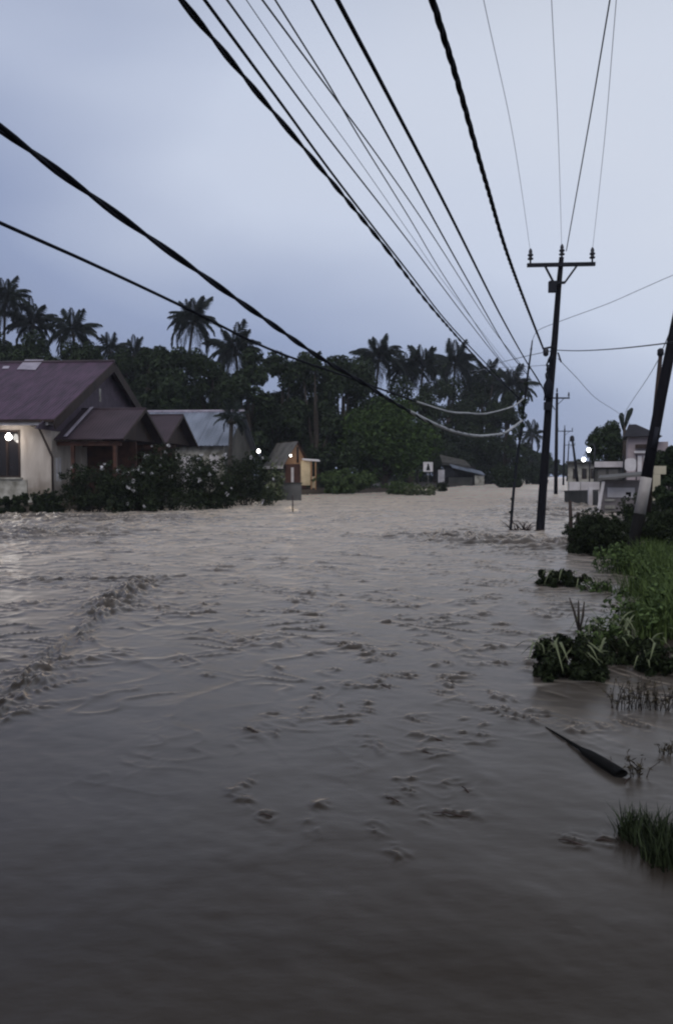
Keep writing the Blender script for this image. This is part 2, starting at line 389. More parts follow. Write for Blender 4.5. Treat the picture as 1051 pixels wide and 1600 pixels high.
def water_h(x, y, PATCH):
    far_ = sstep(9, 30, y); near_ = sstep(2.2, 7.0, y); mid_ = sstep(3.8, 11.0, y)
    ys_ = y + 0.30 * x                                          # crests lean with the current
    h = 0.030 * gnoise(x * 0.30 + 9, y * 0.16 + 3, 1) * (0.4 + 0.6 * near_) + 0.010 * gnoise(x * 0.9 + 0.3 * gnoise(x, y, 8), ys_ * 0.8, 2) + 0.006 * gnoise(x * 2.0, ys_ * 1.7, 6)
    h += (0.0026 + 0.004 * mid_) * gnoise(x * 3.1 + gnoise(x * 2, y * 2, 91), ys_ * 3.4, 3) + 0.0012 * gnoise(x * 8, ys_ * 9, 4)
    m1 = sstep(-0.15, 0.3, gnoise(x * 0.33 + 3, y * 0.22, 61)); m2 = sstep(-0.2, 0.3, gnoise(x * 0.6 + 7, y * 0.45, 62)); m3 = sstep(-0.2, 0.3, gnoise(x * 1.1, y * 0.8 + 5, 63))
    c1 = far_ * (0.35 + 0.65 * m1) * crest(x, ys_, 0.55, 0.50, 71, 4)
    c2 = mid_ * (0.15 + 0.85 * m2) * (0.4 + 0.6 * far_) * crest(x, ys_, 1.1, 1.25, 72)
    c3 = mid_ * m3 * crest(x, ys_, 2.1, 2.8, 73)
    c4 = sstep(2.6, 6.0, y) * m2 * m3 * sstep(-0.1, 0.3, gnoise(x * 1.7, y * 1.3, 77)) * crest(x, ys_, 4.6, 4.4, 75, 3)
    h += 0.066 * c1 + 0.048 * c2 + 0.030 * c3 + 0.0055 * c4
    # ragged patches of chop seen in the stream
    k1 = crest(x, ys_, 2.2, 3.0, 81, 3); k2 = crest(x, ys_, 4.5, 6.5, 82, 3); k3 = crest(x, ys_, 9.0, 12.0, 83, 3)
    h += PATCH * (far_ * 0.05 * k1 + (0.45 + 0.75 * mid_ - 0.5 * far_) * 0.036 * k2 + (1 - mid_) * 0.009 * k3)
    foam = far_ * (0.22 + 0.38 * m1 * m3) + 0.5 * c1 * m2 + 0.7 * c2 * m3 + 0.5 * c3 * m1 + 0.5 * PATCH * k2 * mid_
    # chopped standing waves where the flow drops over the hidden edge of the road
    def rapid(cx, cy, ux, uy, L, Wd, amp, seed, fa=1.0, fb=2.4):
        n_ = math.hypot(ux, uy); ux_, uy_ = ux / n_, uy / n_
        dx, dy = x - cx, y - cy
        a = dx * ux_ + dy * uy_; b = -dx * uy_ + dy * ux_ + 0.25 * Wd * gnoise(a * 0.7, a * 0.3 + 5, seed + 9)
        m = np.exp(-(b / Wd) ** 2) * np.exp(-(a / L) ** 4)
        return amp * m * (crest(a, b, fa, fb, seed, 3) + 0.5 * crest(a, b, fa * 2.3, fb * 2.1, seed + 1, 3))
    out = rapid(-3.1, 9.0, -0.097, 1.0, 4.2, 0.17, 0.052, 21, 1.3, 5.0)
    out += rapid(-3.42, 12.9, -0.06, 1.0, 1.9, 0.34, 0.105, 23, 1.6, 3.2)
    out += rapid(-11.0, 25.5, 0.96, 0.25, 5.0, 3.2, 0.17, 25, 0.6, 0.7)
    out += rapid(-5.4, 14.6, 0.99, 0.1, 3.0, 0.5, 0.06, 27, 1.2, 2.2)
    out += rapid(5.4, 22.5, 0.75, -0.66, 4.6, 1.9, 0.16, 29, 0.8, 1.0)
    out += rapid(-14.0, 34.0, 0.98, -0.15, 10.0, 3.5, 0.18, 31, 0.5, 0.6)
    out += rapid(7.6, 20.5, 0.9, -0.4, 2.6, 1.1, 0.11, 33, 1.0, 1.4)
    out += rapid(14.0, 45.0, 0.3, 1.0, 16.0, 6.0, 0.15, 35, 0.35, 0.4)
    return h + out, np.clip(foam + 1.6 * np.clip(out, 0, 0.2) * (0.3 + m2), 0, 1)
# single wavelets: (photo pixel, length px, lean)
marks = [(330, 885, 40, 0), (435, 888, 50, 0), (100, 918, 95, 0), (275, 926, 45, 0.05), (45, 944, 90, 0), (500, 888, 30, 0), (512, 890, 14, 0), (570, 855, 26, 0.05), (560, 867, 30, 0),
         (668, 864, 18, 0), (625, 880, 20, 0.1), (718, 895, 16, 0.1), (728, 922, 22, 0.08), (775, 935, 16, 0), (818, 923, 12, 0), (643, 948, 22, 0.1), (605, 972, 26, 0.12), (685, 966, 18, 0.12), (790, 985, 60, 0.15), (770, 1010, 32, 0.3),
         (612, 1024, 18, 0), (700, 1035, 14, 0), (745, 1037, 30, 0.05), (620, 1056, 60, -0.08), (600, 1070, 34, 0.3), (712, 1060, 26, 0.2), (768, 1085, 24, 0.25), (705, 1077, 12, 0.1), (575, 1098, 20, 0.1), (320, 1057, 30, 0.05), (282, 1030, 16, -0.6), (390, 1138, 40, 0.3),
         (425, 1115, 26, -0.1), (480, 1108, 26, 0.1), (462, 1126, 14, 0), (430, 1145, 14, 0), (680, 1156, 40, 0.12), (655, 1125, 40, 0.1), (675, 1178, 36, 0.15), (615, 1250, 22, 0.25), (715, 1273, 44, 0.1), (645, 1220, 14, 0.2), (727, 1232, 18, 0.4), (895, 1316, 36, 0.12), (945, 1314, 22, 0.05),
         (375, 1245, 40, 0.4), (415, 1275, 22, 0), (500, 1260, 24, -0.15), (485, 1295, 22, 0.4), (385, 1225, 20, -0.4), (520, 1372, 34, -0.1), (320, 1497, 44, -0.12), (690, 1555, 40, 0.1), (620, 1335, 30, 0.1), (40, 1440, 60, -0.4), (115, 1505, 90, -0.4), (560, 1490, 60, 0.1), (730, 1490, 50, 0.3),
         (800, 1120, 120, 0.35), (905, 1135, 70, 0.08), (140, 1000, 30, 0.1), (70, 1050, 120, -0.5), (60, 1080, 110, -0.5), (250, 905, 50, 0.1), (545, 835, 26, 0), (450, 845, 20, 0), (640, 828, 26, 0), (600, 800, 22, 0), (700, 800, 26, 0), (820, 800, 30, 0), (875, 840, 40, 0), (520, 815, 24, 0), (945, 925, 30, 0)]
marks = [m_ for m_ in marks if m_[1] < 1340]
rm = random.Random(5)
for x0, x1, y0, y1, n, l0, l1, le in ((430, 860, 860, 1130, 70, 10, 34, 0.10), (230, 560, 870, 1010, 26, 12, 40, 0.02), (560, 800, 1130, 1300, 14, 10, 26, 0.2), (690, 990, 818, 868, 40, 18, 52, 0.08), (0, 215, 812, 868, 40, 20, 60, 0.0), (430, 860, 775, 830, 30, 14, 30, 0.03), (0, 110, 1030, 1115, 8, 24, 50, -0.4), (880, 1040, 1120, 1160, 6, 14, 40, 0.05)):
    for _ in range(n): marks.append((rm.uniform(x0, x1), rm.uniform(y0, y1), rm.uniform(l0, l1), rm.gauss(le, 0.06)))
PATCH = np.zeros_like(WX); rowy = WY[:, 0]
for px, py, ln, lean in marks:
    g = G(px, py); k = g.y / F; hl = ln * k * 0.62; w = 0.035 + 0.012 * g.y
    j0, j1 = np.searchsorted(rowy, g.y - 3.5 * w - hl), np.searchsorted(rowy, g.y + 3.5 * w + hl)
    dx, dy = WX[j0:j1] - g.x, WY[j0:j1] - g.y
    PATCH[j0:j1] += np.exp(-(dx / hl) ** 2) * np.exp(-((dy + 3.0 * lean * dx) / w) ** 2)
PATCH = np.clip(PATCH, 0, 1)
WZ, FOAM = water_h(WX, WY, PATCH)
V = np.stack([WX, WY, WZ], -1).reshape(-1, 3)
nc = WX.shape[1]
ii = np.arange((len(rows) - 1) * nc).reshape(len(rows) - 1, nc)[:, :-1].ravel()
Q = np.stack([ii, ii + 1, ii + nc + 1, ii + nc], 1)
mw = bpy.data.materials.new('muddy_flood_water'); mw.use_nodes = True
nt = mw.node_tree; b = nt.nodes['Principled BSDF']
b.inputs['Roughness'].default_value = 0.25; b.inputs['IOR'].default_value = 1.33
b.inputs['Sheen Weight'].default_value = 1.0; b.inputs['Sheen Roughness'].default_value = 0.26      # fine spray and silt froth: pale at a glancing view
b.inputs['Sheen Tint'].default_value = (1.0, 0.84, 0.66, 1)
b.inputs['Specular Tint'].default_value = (1.0, 0.80, 0.62, 1)
t = nt.nodes.new('ShaderNodeTexCoord')
mp2 = nt.nodes.new('ShaderNodeMapping'); mp2.inputs['Scale'].default_value = (0.5, 0.9, 1)
n1 = nt.nodes.new('ShaderNodeTexNoise'); n1.inputs['Scale'].default_value = 0.8; n1.inputs['Detail'].default_value = 6; n1.inputs['Distortion'].default_value = 0.6
r1 = nt.nodes.new('ShaderNodeValToRGB')
r1.color_ramp.elements[0].position = 0.3; r1.color_ramp.elements[0].color = (0.018, 0.014, 0.0105, 1)
r1.color_ramp.elements[1].position = 0.75; r1.color_ramp.elements[1].color = (0.032, 0.025, 0.019, 1)
n2 = nt.nodes.new('ShaderNodeTexNoise'); n2.inputs['Scale'].default_value = 9; n2.inputs['Detail'].default_value = 5
bp = nt.nodes.new('ShaderNodeBump'); bp.inputs['Strength'].default_value = 0.12; bp.inputs['Distance'].default_value = 0.03
nt.links.new(t.outputs['Object'], mp2.inputs[0]); nt.links.new(mp2.outputs[0], n1.inputs['Vector']); nt.links.new(mp2.outputs[0], n2.inputs['Vector'])
nt.links.new(n1.outputs[0], r1.inputs[0])
fa = nt.nodes.new('ShaderNodeAttribute'); fa.attribute_name = 'foam'                    # froth thrown up on the broken crests
fn = nt.nodes.new('ShaderNodeTexNoise'); fn.inputs['Scale'].default_value = 5; fn.inputs['Detail'].default_value = 6
fm_ = nt.nodes.new('ShaderNodeMath'); fm_.operation = 'MULTIPLY'
fx_ = nt.nodes.new('ShaderNodeMix'); fx_.data_type = 'RGBA'; fx_.inputs[7].default_value = (0.42, 0.37, 0.33, 1)
nt.links.new(t.outputs['Object'], fn.inputs['Vector']); nt.links.new(fa.outputs['Fac'], fm_.inputs[0]); nt.links.new(fn.outputs[0], fm_.inputs[1])
nt.links.new(fm_.outputs[0], fx_.inputs[0]); nt.links.new(r1.outputs[0], fx_.inputs[6]); nt.links.new(fx_.outputs[2], b.inputs['Base Color'])
nt.links.new(n2.outputs[0], bp.inputs['Height']); nt.links.new(bp.outputs[0], b.inputs['Normal'])
froth = nt.nodes.new('ShaderNodeBsdfSheen'); froth.inputs['Roughness'].default_value = 0.19; froth.inputs['Color'].default_value = (1.0, 0.84, 0.66, 1)
ms = nt.nodes.new('ShaderNodeMapping'); ms.inputs['Rotation'].default_value = (0, 0, math.radians(14)); ms.inputs['Scale'].default_value = (1.5, 0.30, 1)   # froth drawn out along the current
ns = nt.nodes.new('ShaderNodeTexNoise'); ns.inputs['Scale'].default_value = 1.6; ns.inputs['Detail'].default_value = 7; ns.inputs['Roughness'].default_value = 0.62; ns.inputs['Distortion'].default_value = 0.9
rs = nt.nodes.new('ShaderNodeValToRGB'); rs.color_ramp.elements[0].position = 0.32; rs.color_ramp.elements[1].position = 0.66
rs.color_ramp.elements[0].color = (0.66, 0.545, 0.425, 1); rs.color_ramp.elements[1].color = (1.0, 0.845, 0.67, 1)
nt.links.new(t.outputs['Object'], ms.inputs[0]); nt.links.new(ms.outputs[0], ns.inputs['Vector']); nt.links.new(ns.outputs[0], rs.inputs[0]); nt.links.new(rs.outputs[0], froth.inputs['Color'])
both = nt.nodes.new('ShaderNodeAddShader'); outw = nt.nodes['Material Output']
nt.links.new(b.outputs[0], both.inputs[0]); nt.links.new(froth.outputs[0], both.inputs[1]); nt.links.new(both.outputs[0], outw.inputs['Surface'])
wme = npmesh('flood_water', V, Q, True)
at_ = wme.attributes.new('foam', 'FLOAT', 'POINT'); at_.data.foreach_set('value', FOAM.astype(np.float32).ravel())
tag(link('flood_water', wme, mw), 'muddy brown flood water rushing over the road', None, None, 'structure')

# ------------------------------------------------------------------ lamps
def bulb(name, loc, r, power, label, colr=(1.0, 0.93, 0.85)):
    o = thing(name, loc, label, 'lamp')
    MB().lathe([(-r, r * 0.15), (-r * 0.85, r * 0.55), (-r * 0.4, r * 0.92), (0, r), (r * 0.4, r * 0.92), (r * 0.85, r * 0.5), (r * 1.3, r * 0.35)], n=14).build('glowing_bulb', emit('lamp_glow', (1, 0.95, 0.9), 14), o)
    MB().lathe([(r * 1.25, r * 0.42), (r * 2.2, r * 0.42)], n=10).build('socket', M_STEEL, o)
    l = bpy.data.lights.new('lamp_light', 'POINT'); l.energy = power; l.color = colr; l.shadow_soft_size = r * 1.05
    lo = bpy.data.objects.new('lamp_light', l); col.objects.link(lo); lo.parent = o; lo.location = (0, -r * 1.4, -r * 0.6)
    return o

# ------------------------------------------------------------------ house with the maroon roof
H1 = Frame(-14.9, 42.0, -5)
h1 = thing('house', H1.o, 'cream walled house with a big maroon corrugated roof and two gabled annexes', 'house', rz=H1.a)
wtop = H1.hit(40, 660, 0).z; flo = H1.hit(40, 775, 0).z
wl_, wr_ = H1.hit(-6, 672, 0), H1.hit(33, 746, 0)
wx0, wx1, wz0, wz1 = wl_.x, wr_.x, wr_.z, wl_.z
XL = -9.6; T = 0.16
fw = MB()
fw.box(XL, wx0, 0, T, flo, wtop); fw.box(wx1, 0, 0, T, flo, wtop)
fw.box(wx0, wx1, 0, T, flo, wz0); fw.box(wx0, wx1, 0, T, wz1, wtop)
fw.build('front_wall', M_WALLW, h1)
MB().box(XL - 0.05, 0.05, -0.06, 0.3, -0.5, flo).build('plinth', M_STAIN, h1)
MB().box(XL, wx1 + 0.35, -0.05, -0.003, flo + 0.003, wz0 - 0.12).build('stained_apron', M_STAIN, h1)
EY = -0.9                                     # front eave, local y
ez = H1.hit(40, 655, EY).z
OV = 0.55
ridge = H1.hitx(178, 565, OV); RY, RZ = ridge.y, ridge.z
BY = RY * 2 - EY
GW = 17.5
# gable wall that looks across the road
sl = (RZ - ez) / (RY - EY)
MB().prism([(0, 0.162, -0.5), (0, BY - 0.9, -0.5), (0, BY - 0.9, ez + 0.75 * sl), (0, RY, RZ - 0.14), (0, 0.162, ez + 0.9 * sl)], (-0.16, 0, 0)).build('gable_wall', M_WALLW, h1)
zu = 4.15
MB().prism([(0.004, (zu - ez) / sl + EY + 0.1, zu), (0.004, BY - (zu - ez) / sl + EY - 0.1 - EY, zu), (0.004, RY, RZ - 0.16)], (0.05, 0, 0)).build('gable_shade', mat('mauve_gable_shade', (0.10, 0.075, 0.10), (0.06, 0.045, 0.06), 0.8, 2.0), h1)  # shade on the upper gable, put in as a dark mauve layer
rf = MB(); rf.slab((XL - 0.6, EY, ez), (OV, EY, ez), (OV, RY, RZ), (XL - 0.6, RY, RZ), 64, 0.009, 0.06, 6)
roof = rf.build('roof', M_ROOF, h1)
rf2 = MB(); rf2.slab((OV, BY, ez), (XL - 0.6, BY, ez), (XL - 0.6, RY + 0.01, RZ), (OV, RY + 0.01, RZ), 64, 0.009, 0.06, 3)
rf2.build('rear_roof', M_ROOF, h1)
MB().tube([(XL - 0.6, RY, RZ + 0.02), (OV + 0.05, RY, RZ + 0.02)], 0.10, 8).build('ridge_cap', M_ROOF2, roof)
MB().bar((OV + 0.02, EY, ez - 0.30), (OV + 0.02, RY, RZ - 0.30), 0.06, 0.50).build('verge_board', M_DARKWOOD, roof)  # made deep and dark to stand in for the shaded verge underside
MB().bar((OV + 0.02, RY, RZ - 0.34), (OV + 0.02, BY, ez - 0.34), 0.06, 0.58).build('verge_board', M_DARKWOOD, roof)
MB().bar((XL - 0.6, EY - 0.03, ez - 0.08), (OV, EY - 0.03, ez - 0.08), 0.05, 0.12).build('gutter', M_DARKWOOD, roof)
MB().hexa([(XL, EY + 0.12, ez - 0.30), (0.2, EY + 0.12, ez - 0.30), (0.2, -0.004, ez - 0.26), (XL, -0.004, ez - 0.26), (XL, EY + 0.12, ez - 0.12), (0.2, EY + 0.12, ez - 0.12), (0.2, -0.004, ez - 0.12), (XL, -0.004, ez - 0.12)]).build('soffit', M_WHITE, h1)
nrm = Vector((0, -(RZ - ez), RY - EY)).normalized()
def on_roof(px, py):
    o = H1.Mi @ (Vector((0, 0, CAM_H)) - H1.o); d = H1.Mi @ ray(px, py)
    t_ = (Vector((0, EY, ez)) - o).dot(nrm) / d.dot(nrm); return o + d * t_
for quad, nm in (([(27, 578), (56, 579), (69, 563), (40, 563)], 'pale_roof_sheet'), ([(4, 577), (14, 577), (16, 573), (6, 573)], 'pale_roof_sheet')):
    q = [on_roof(*p) for p in quad]
    MB().hexa([p + nrm * 0.03 for p in q] + [p + nrm * 0.05 for p in q]).build(nm, M_PATCH, roof)
# gable vent with pale streaks
for px0, px1 in ((154, 157),):
    a_, b_ = H1.hitx(px0, 607, 0.003), H1.hitx(px1, 628, 0.003)
    MB().box(0.003, 0.06, min(a_.y, b_.y), max(a_.y, b_.y), min(a_.z, b_.z), max(a_.z, b_.z)).build('vent_board', M_STAIN, h1)
# window
win = MB(); fwid = 0.09
win.box(wx0, wx0 + fwid, -0.03, 0.12, wz0, wz1); win.box(wx1 - fwid, wx1, -0.03, 0.12, wz0, wz1)
win.box(wx0 + fwid, wx1 - fwid, -0.03, 0.12, wz1 - fwid, wz1); win.box(wx0 + fwid, wx1 - fwid, -0.03, 0.12, wz0, wz0 + fwid)
wo_ = win.build('window', M_DARKWOOD, h1)
mid = wx0 + (wx1 - wx0) * 0.45
MB().box(mid - 0.05, mid + 0.05, -0.02, 0.11, wz0 + fwid, wz1 - fwid).build('mullion', M_DARKWOOD, wo_)
MB().box(wx0 + fwid, mid - 0.05, 0.04, 0.055, wz0 + fwid, wz1 - fwid).build('pane', M_GLASS, wo_)
MB().box(mid + 0.05, wx1 - fwid, 0.04, 0.055, wz0 + fwid, wz1 - fwid).build('pane', M_GLASS, wo_)
cb = MB()
for k in range(9):
    xx = mid + 0.06 + k * (wx1 - fwid - mid - 0.12) / 9
    cb.tube([(xx + 0.03, 0.12, wz0 + 0.1), (xx + 0.03, 0.12, wz1 - 0.1)], 0.045, 6)
cb.build('curtain', M_CURT, wo_)
MB().box(wx0 - 0.1, wx1 + 0.1, -0.12, -0.004, wz0 - 0.09, wz0 - 0.003).build('sill', M_STAIN, wo_)
# downpipe
q = [H1.hit(48, 664, -0.10), H1.hit(60, 666, -0.10), H1.hit(82, 714, -0.10)]
MB().tube([q[0], q[1], q[2], q[2] + Vector((0.0, 0, -1.9))], 0.06, 8).build('downpipe', M_DARKWOOD, h1)
# small side window on the gable wall
for px0, px1 in ((87, 90), (92, 95)):
    a_, b_ = H1.hitx(px0, 715, 0.004), H1.hitx(px1, 752, 0.004)
    MB().box(0.004, 0.05, a_.y, b_.y, min(a_.z, b_.z), max(a_.z, b_.z)).build('side_shutter', M_WHITE, h1)
# two annexes with gable roofs
def annex(x1, y0, yr, z0, zr, wallm, nm):
    y2 = 2 * yr - y0
    a = MB()
    a.slab((0.02, y0, z0), (x1, y0, z0), (x1, yr, zr), (0.02, yr, zr), 22, 0.009, 0.05, 3)
    r_ = a.build(nm, M_ROOF2, h1)
    a = MB(); a.slab((x1, y2, z0), (0.02, y2, z0), (0.02, yr + 0.01, zr), (x1, yr + 0.01, zr), 22, 0.009, 0.05, 3)
    a.build('rear_slope', M_ROOF2, r_)
    MB().tube([(0.05, yr, zr + 0.01), (x1 + 0.04, yr, zr + 0.01)], 0.07, 8).build('ridge_cap', M_ROOF2, r_)
    MB().bar((x1 + 0.03, y0, z0 - 0.08), (x1 + 0.03, yr, zr - 0.08), 0.05, 0.18).build('verge_board', M_DARKWOOD, r_)
    MB().bar((x1 + 0.03, y2, z0 - 0.08), (x1 + 0.03, yr, zr - 0.08), 0.05, 0.18).build('verge_board', M_DARKWOOD, r_)
    xg = x1 - 0.5
    MB().prism([(xg, y0 + 0.35, z0 + 0.05), (xg, y2 - 0.35, z0 + 0.05), (xg, yr, zr - 0.2)], (-0.1, 0, 0)).build('gable_board', M_DARKWOOD, h1)
    MB().box(0.05, x1 - 0.2, y0 + 0.3, y0 + 0.4, z0 - 0.35, z0 - 0.1).build('beam', M_REDWOOD, h1)
    for px_ in (0.9, x1 - 0.55):
        MB().box(px_ - 0.09, px_ + 0.09, y0 + 0.26, y0 + 0.44, -0.5, z0 - 0.352).build('porch_post', M_REDWOOD, h1)
    MB().box(0.02, xg - 0.1, yr + 0.1, yr + 0.25, -0.5, z0).build('porch_wall', wallm, h1)
annex(3.75, 0.25, 3.9, 3.72, 5.55, M_REDWOOD, 'annex_roof')
annex(3.75, 7.9, 11.6, 3.8, 5.75, M_REDWOOD, 'annex_roof')
MB().bar((OV + 0.1, 0.25, 3.86), (OV + 0.1, 3.9, 5.68), 0.18, 0.03).build('flashing', M_PATCH, h1)
a_ = H1.hit(128, 700, 3.98); MB().box(a_.x - 0.25, a_.x + 0.3, 3.90, 3.995, 1.6, 3.4).build('porch_door', M_WALLW, h1)
pl_ = H1.hit(14, 683, -0.35)
lw = H1.M @ pl_ + H1.o
bulb('wall_lamp', lw, 0.16, 28, 'glowing white bulb under the eave of the maroon roofed house')

# ------------------------------------------------------------------ house with the zinc roof
H2 = Frame(-8.1, 60.5, -5)
h2 = thing('house', H2.o, 'house with a pale blue grey zinc roof behind the flowering bushes', 'house', rz=H2.a)
e2 = H2.hit(340, 696, 0).z; rr = H2.hitx(381, 643, 0)
r2y, r2z = rr.y, rr.z
a = MB(); a.slab((-8.5, 0, e2), (0, 0, e2), (0, r2y, r2z), (-8.5, r2y, r2z), 26, 0.03, 0.06, 4)
z_roof = a.build('roof', M_ZINC, h2)
a = MB(); a.slab((0, 2 * r2y, e2), (-8.5, 2 * r2y, e2), (-8.5, r2y + 0.01, r2z), (0, r2y + 0.01, r2z), 26, 0.03, 0.06, 3)
a.build('rear_slope', M_ZINC, z_roof)
MB().tube([(-8.5, r2y, r2z + 0.03), (0.05, r2y, r2z + 0.03)], 0.13, 8).build('ridge_cap', M_PATCH, z_roof)
for k in range(5):
    x_ = -7.2 + k * 1.55
    MB().bar((x_, -0.02, e2 + 0.045), (x_, r2y, r2z + 0.045), 0.09, 0.03).build('sheet_seam', M_ZINC, z_roof)
MB().box(-8.2, -0.5, 0.5, 0.65, -0.4, e2 - 0.02).build('front_wall', M_STAIN, h2)
MB().prism([(-0.5, 0.652, -0.4), (-0.5, 2 * r2y - 0.5, -0.4), (-0.5, 2 * r2y - 0.5, e2), (-0.5, r2y, r2z - 0.25), (-0.5, 0.652, e2)], (-0.15, 0, 0)).build('gable_wall', M_DARKC, h2)
MB().box(-3.9, -2.9, 0.44, 0.495, 1.2, 3.2).build('shutter', M_WHITE, h2)
MB().box(-1.6, -0.9, 0.44, 0.495, 2.1, 3.3).build('shutter', M_WHITE, h2)

# ------------------------------------------------------------------ small boarded house with lit gable, stall in front
H3 = Frame(P(463, 700, 76).x, 76.0, 24)
h3 = thing('boarded_house', H3.o, 'small tan boarded house with a steep lit gable beyond the bushes', 'house', rz=H3.a)
pk = H3.hit(463, 691, 0).z
MB().prism([(-1.15, 0, 2.7), (1.05, 0, 2.75), (0, 0, pk)], (0, 0.12, 0)).build('gable_board', M_TAN, h3)
MB().box(-1.1, 1.0, 0.0, 0.12, -0.3, 2.69).build('front_wall', M_REDWOOD, h3)
MB().box(0.02, 0.2, -0.04, -0.003, 2.85, pk - 0.45).build('gable_slot', M_GLASS, h3)
MB().box(-0.55, -0.3, -0.05, -0.003, 1.0, 2.4).build('doorway_panel', M_WHITE, h3)
a = MB(); a.slab((-1.5, 5.5, 2.55), (-1.5, -0.3, 2.55), (0, -0.3, pk + 0.1), (0, 5.5, pk + 0.1), 12, 0.025, 0.05, 3); r3 = a.build('roof', M_GREYC, h3)
a = MB(); a.slab((1.4, -0.3, 2.6), (1.4, 5.5, 2.6), (0.01, 5.5, pk + 0.1), (0.01, -0.3, pk + 0.1), 12, 0.025, 0.05, 3); a.build('rear_slope', M_REDWOOD, r3)
MB().bar((-1.5, 5.5, 2.42), (-1.5, -0.3, 2.42), 0.06, 0.26).build('fascia', M_WHITE, h3)
MB().box(-1.2, -1.101, 0.13, 5.3, -0.3, 2.5).build('side_wall', M_DARKC, h3)
st = P(482, 770, 74); st.z = 0
s3 = thing('roadside_stall', st, 'cream panelled roadside stall with a flat white awning beside the tan gable', 'stall', rz=0.12)
zc = P(482, 718, 74).z
MB().hexa([(-0.55, -0.7, zc - 0.1), (1.0, -0.7, zc - 0.2), (1.0, 0.8, zc - 0.1), (-0.55, 0.8, zc), (-0.55, -0.7, zc), (1.0, -0.7, zc - 0.1), (1.0, 0.8, zc + 0.02), (-0.55, 0.8, zc + 0.12)]).build('awning', M_WHITE, s3)
MB().box(-0.72, 0.12, -0.5, 0.4, 0.75, zc - 0.12).build('panel', M_CREAMB, s3)
MB().box(0.26, 0.62, -0.45, 0.4, 0.5, 1.55).build('counter', M_CREAMB, s3)
for xx in (0.16, 0.55): MB().box(xx, xx + 0.09, -0.62, -0.53, -0.2, zc - 0.12).build('post', M_TAN, s3)
MB().box(-0.75, 0.7, -0.5, 0.4, -0.2, 0.48).build('base', M_DARKWOOD, s3)
bulb('porch_lamp', P(404, 705, 66), 0.13, 9, 'small glowing lamp between the bushes and the tan boarded house')
gl = P(454, 712, 72.0)
bulb('gable_lamp', gl, 0.08, 50, 'warm bulb in front of the tan lit gable', (1.0, 0.72, 0.42))

# concrete garden wall and stake
wa = G(426, 783); wb = G(472, 781)
cw = thing('garden_wall', (wa + wb) / 2, 'low grey concrete garden wall end beside the flowering bushes', 'wall')
mA = (wa + wb) / 2
MB().box(wa.x - mA.x, wb.x - mA.x, -0.12, 0.12, -0.5, P(450, 756, mA.y).z).build('wall_panel', M_GREYC, cw)
MB().box(wa.x - mA.x - 0.05, wb.x - mA.x + 0.05, -0.16, 0.16, P(450, 756, mA.y).z + 0.002, P(450, 754, mA.y).z).build('coping', M_DARKC, cw)
sk = G(457, 801)
o = MB().tube([(0, 0, -0.4), (0.01, 0, 0.35), (0, 0.02, 0.85)], [0.035, 0.032, 0.025], 8).build('stake', M_DARKWOOD, None, sk)
tag(o, 'thin dark stake standing in the flood before the concrete wall', 'stake')

# ------------------------------------------------------------------ sign and shack
sg = G(668, 770)
sn = thing('sign', sg, 'white square sign with a black figure on a post by the round tree', 'sign')
zb0, zb1 = P(668, 737, sg.y).z, P(668, 722, sg.y).z; hw = (zb1 - zb0) / 2
MB().tube([(0, 0, -0.5), (0, 0, zb1 - 0.05)], 0.045, 8).build('post', M_GREYC, sn)
bd = MB().box(-hw, hw, -0.09, -0.05, zb0, zb1).build('board', M_WHITE, sn)
zc = (zb0 + zb1) / 2
fg = MB(); fg.prism([(-0.20 * hw * 2, -0.093, zb0 + 0.12), (0.22 * hw * 2, -0.093, zb0 + 0.12), (0.13 * hw * 2, -0.093, zc + 0.1), (-0.1 * hw * 2, -0.093, zc + 0.1)], (0, -0.006, 0))
fg.prism([(0.10 * math.cos(t_), -0.093, zc + 0.2 + 0.10 * math.sin(t_)) for t_ in np.linspace(0, 2 * math.pi, 10, endpoint=False)], (0, -0.006, 0))
fg.build('figure', M_BLACKB, bd)
sh = Vector((P(720, 757, 112).x, 112, 0))
sk_ = thing('roadside_shack', sh, 'open roadside shack with sagging pale awning among dark trees', 'shack')
def S(px, py, dy=0): return P(px, py, 112 + dy) - sh
MB().hexa([S(706, 731), S(757, 743), S(752, 738, 3), S(700, 724, 3), S(706, 729.5), S(757, 741.5), S(752, 736.5, 3), S(700, 722.5, 3)]).build('awning', M_ZINC, sk_)
MB().hexa([S(690, 726, 2), S(735, 731, 2), S(728, 722, 5), S(688, 713, 5), S(690, 722, 2), S(735, 728, 2), S(726, 719, 5), S(686, 710, 5)]).build('thatch_roof', mat('old_thatch', (0.10, 0.095, 0.085), (0.045, 0.042, 0.038), 0.95, 1.5, bump=0.5), sk_)
for (x0, x1, y0, y1, m_1, nm, dy) in ((684, 694, 734, 758, M_WHITE, 'side_panel', 0.2), (741, 756, 743, 761, M_STAIN, 'side_panel', 0.3), (700, 738, 746, 761, M_DARKC, 'counter', 0.6), (694, 742, 728, 762, M_GLASS, 'back_wall', 3.4)):
    A, B = S(x0, y1, dy), S(x1, y0, dy)
    MB().box(A.x, B.x, A.y, A.y + 0.12, min(A.z, -0.2), B.z).build(nm, m_1, sk_)

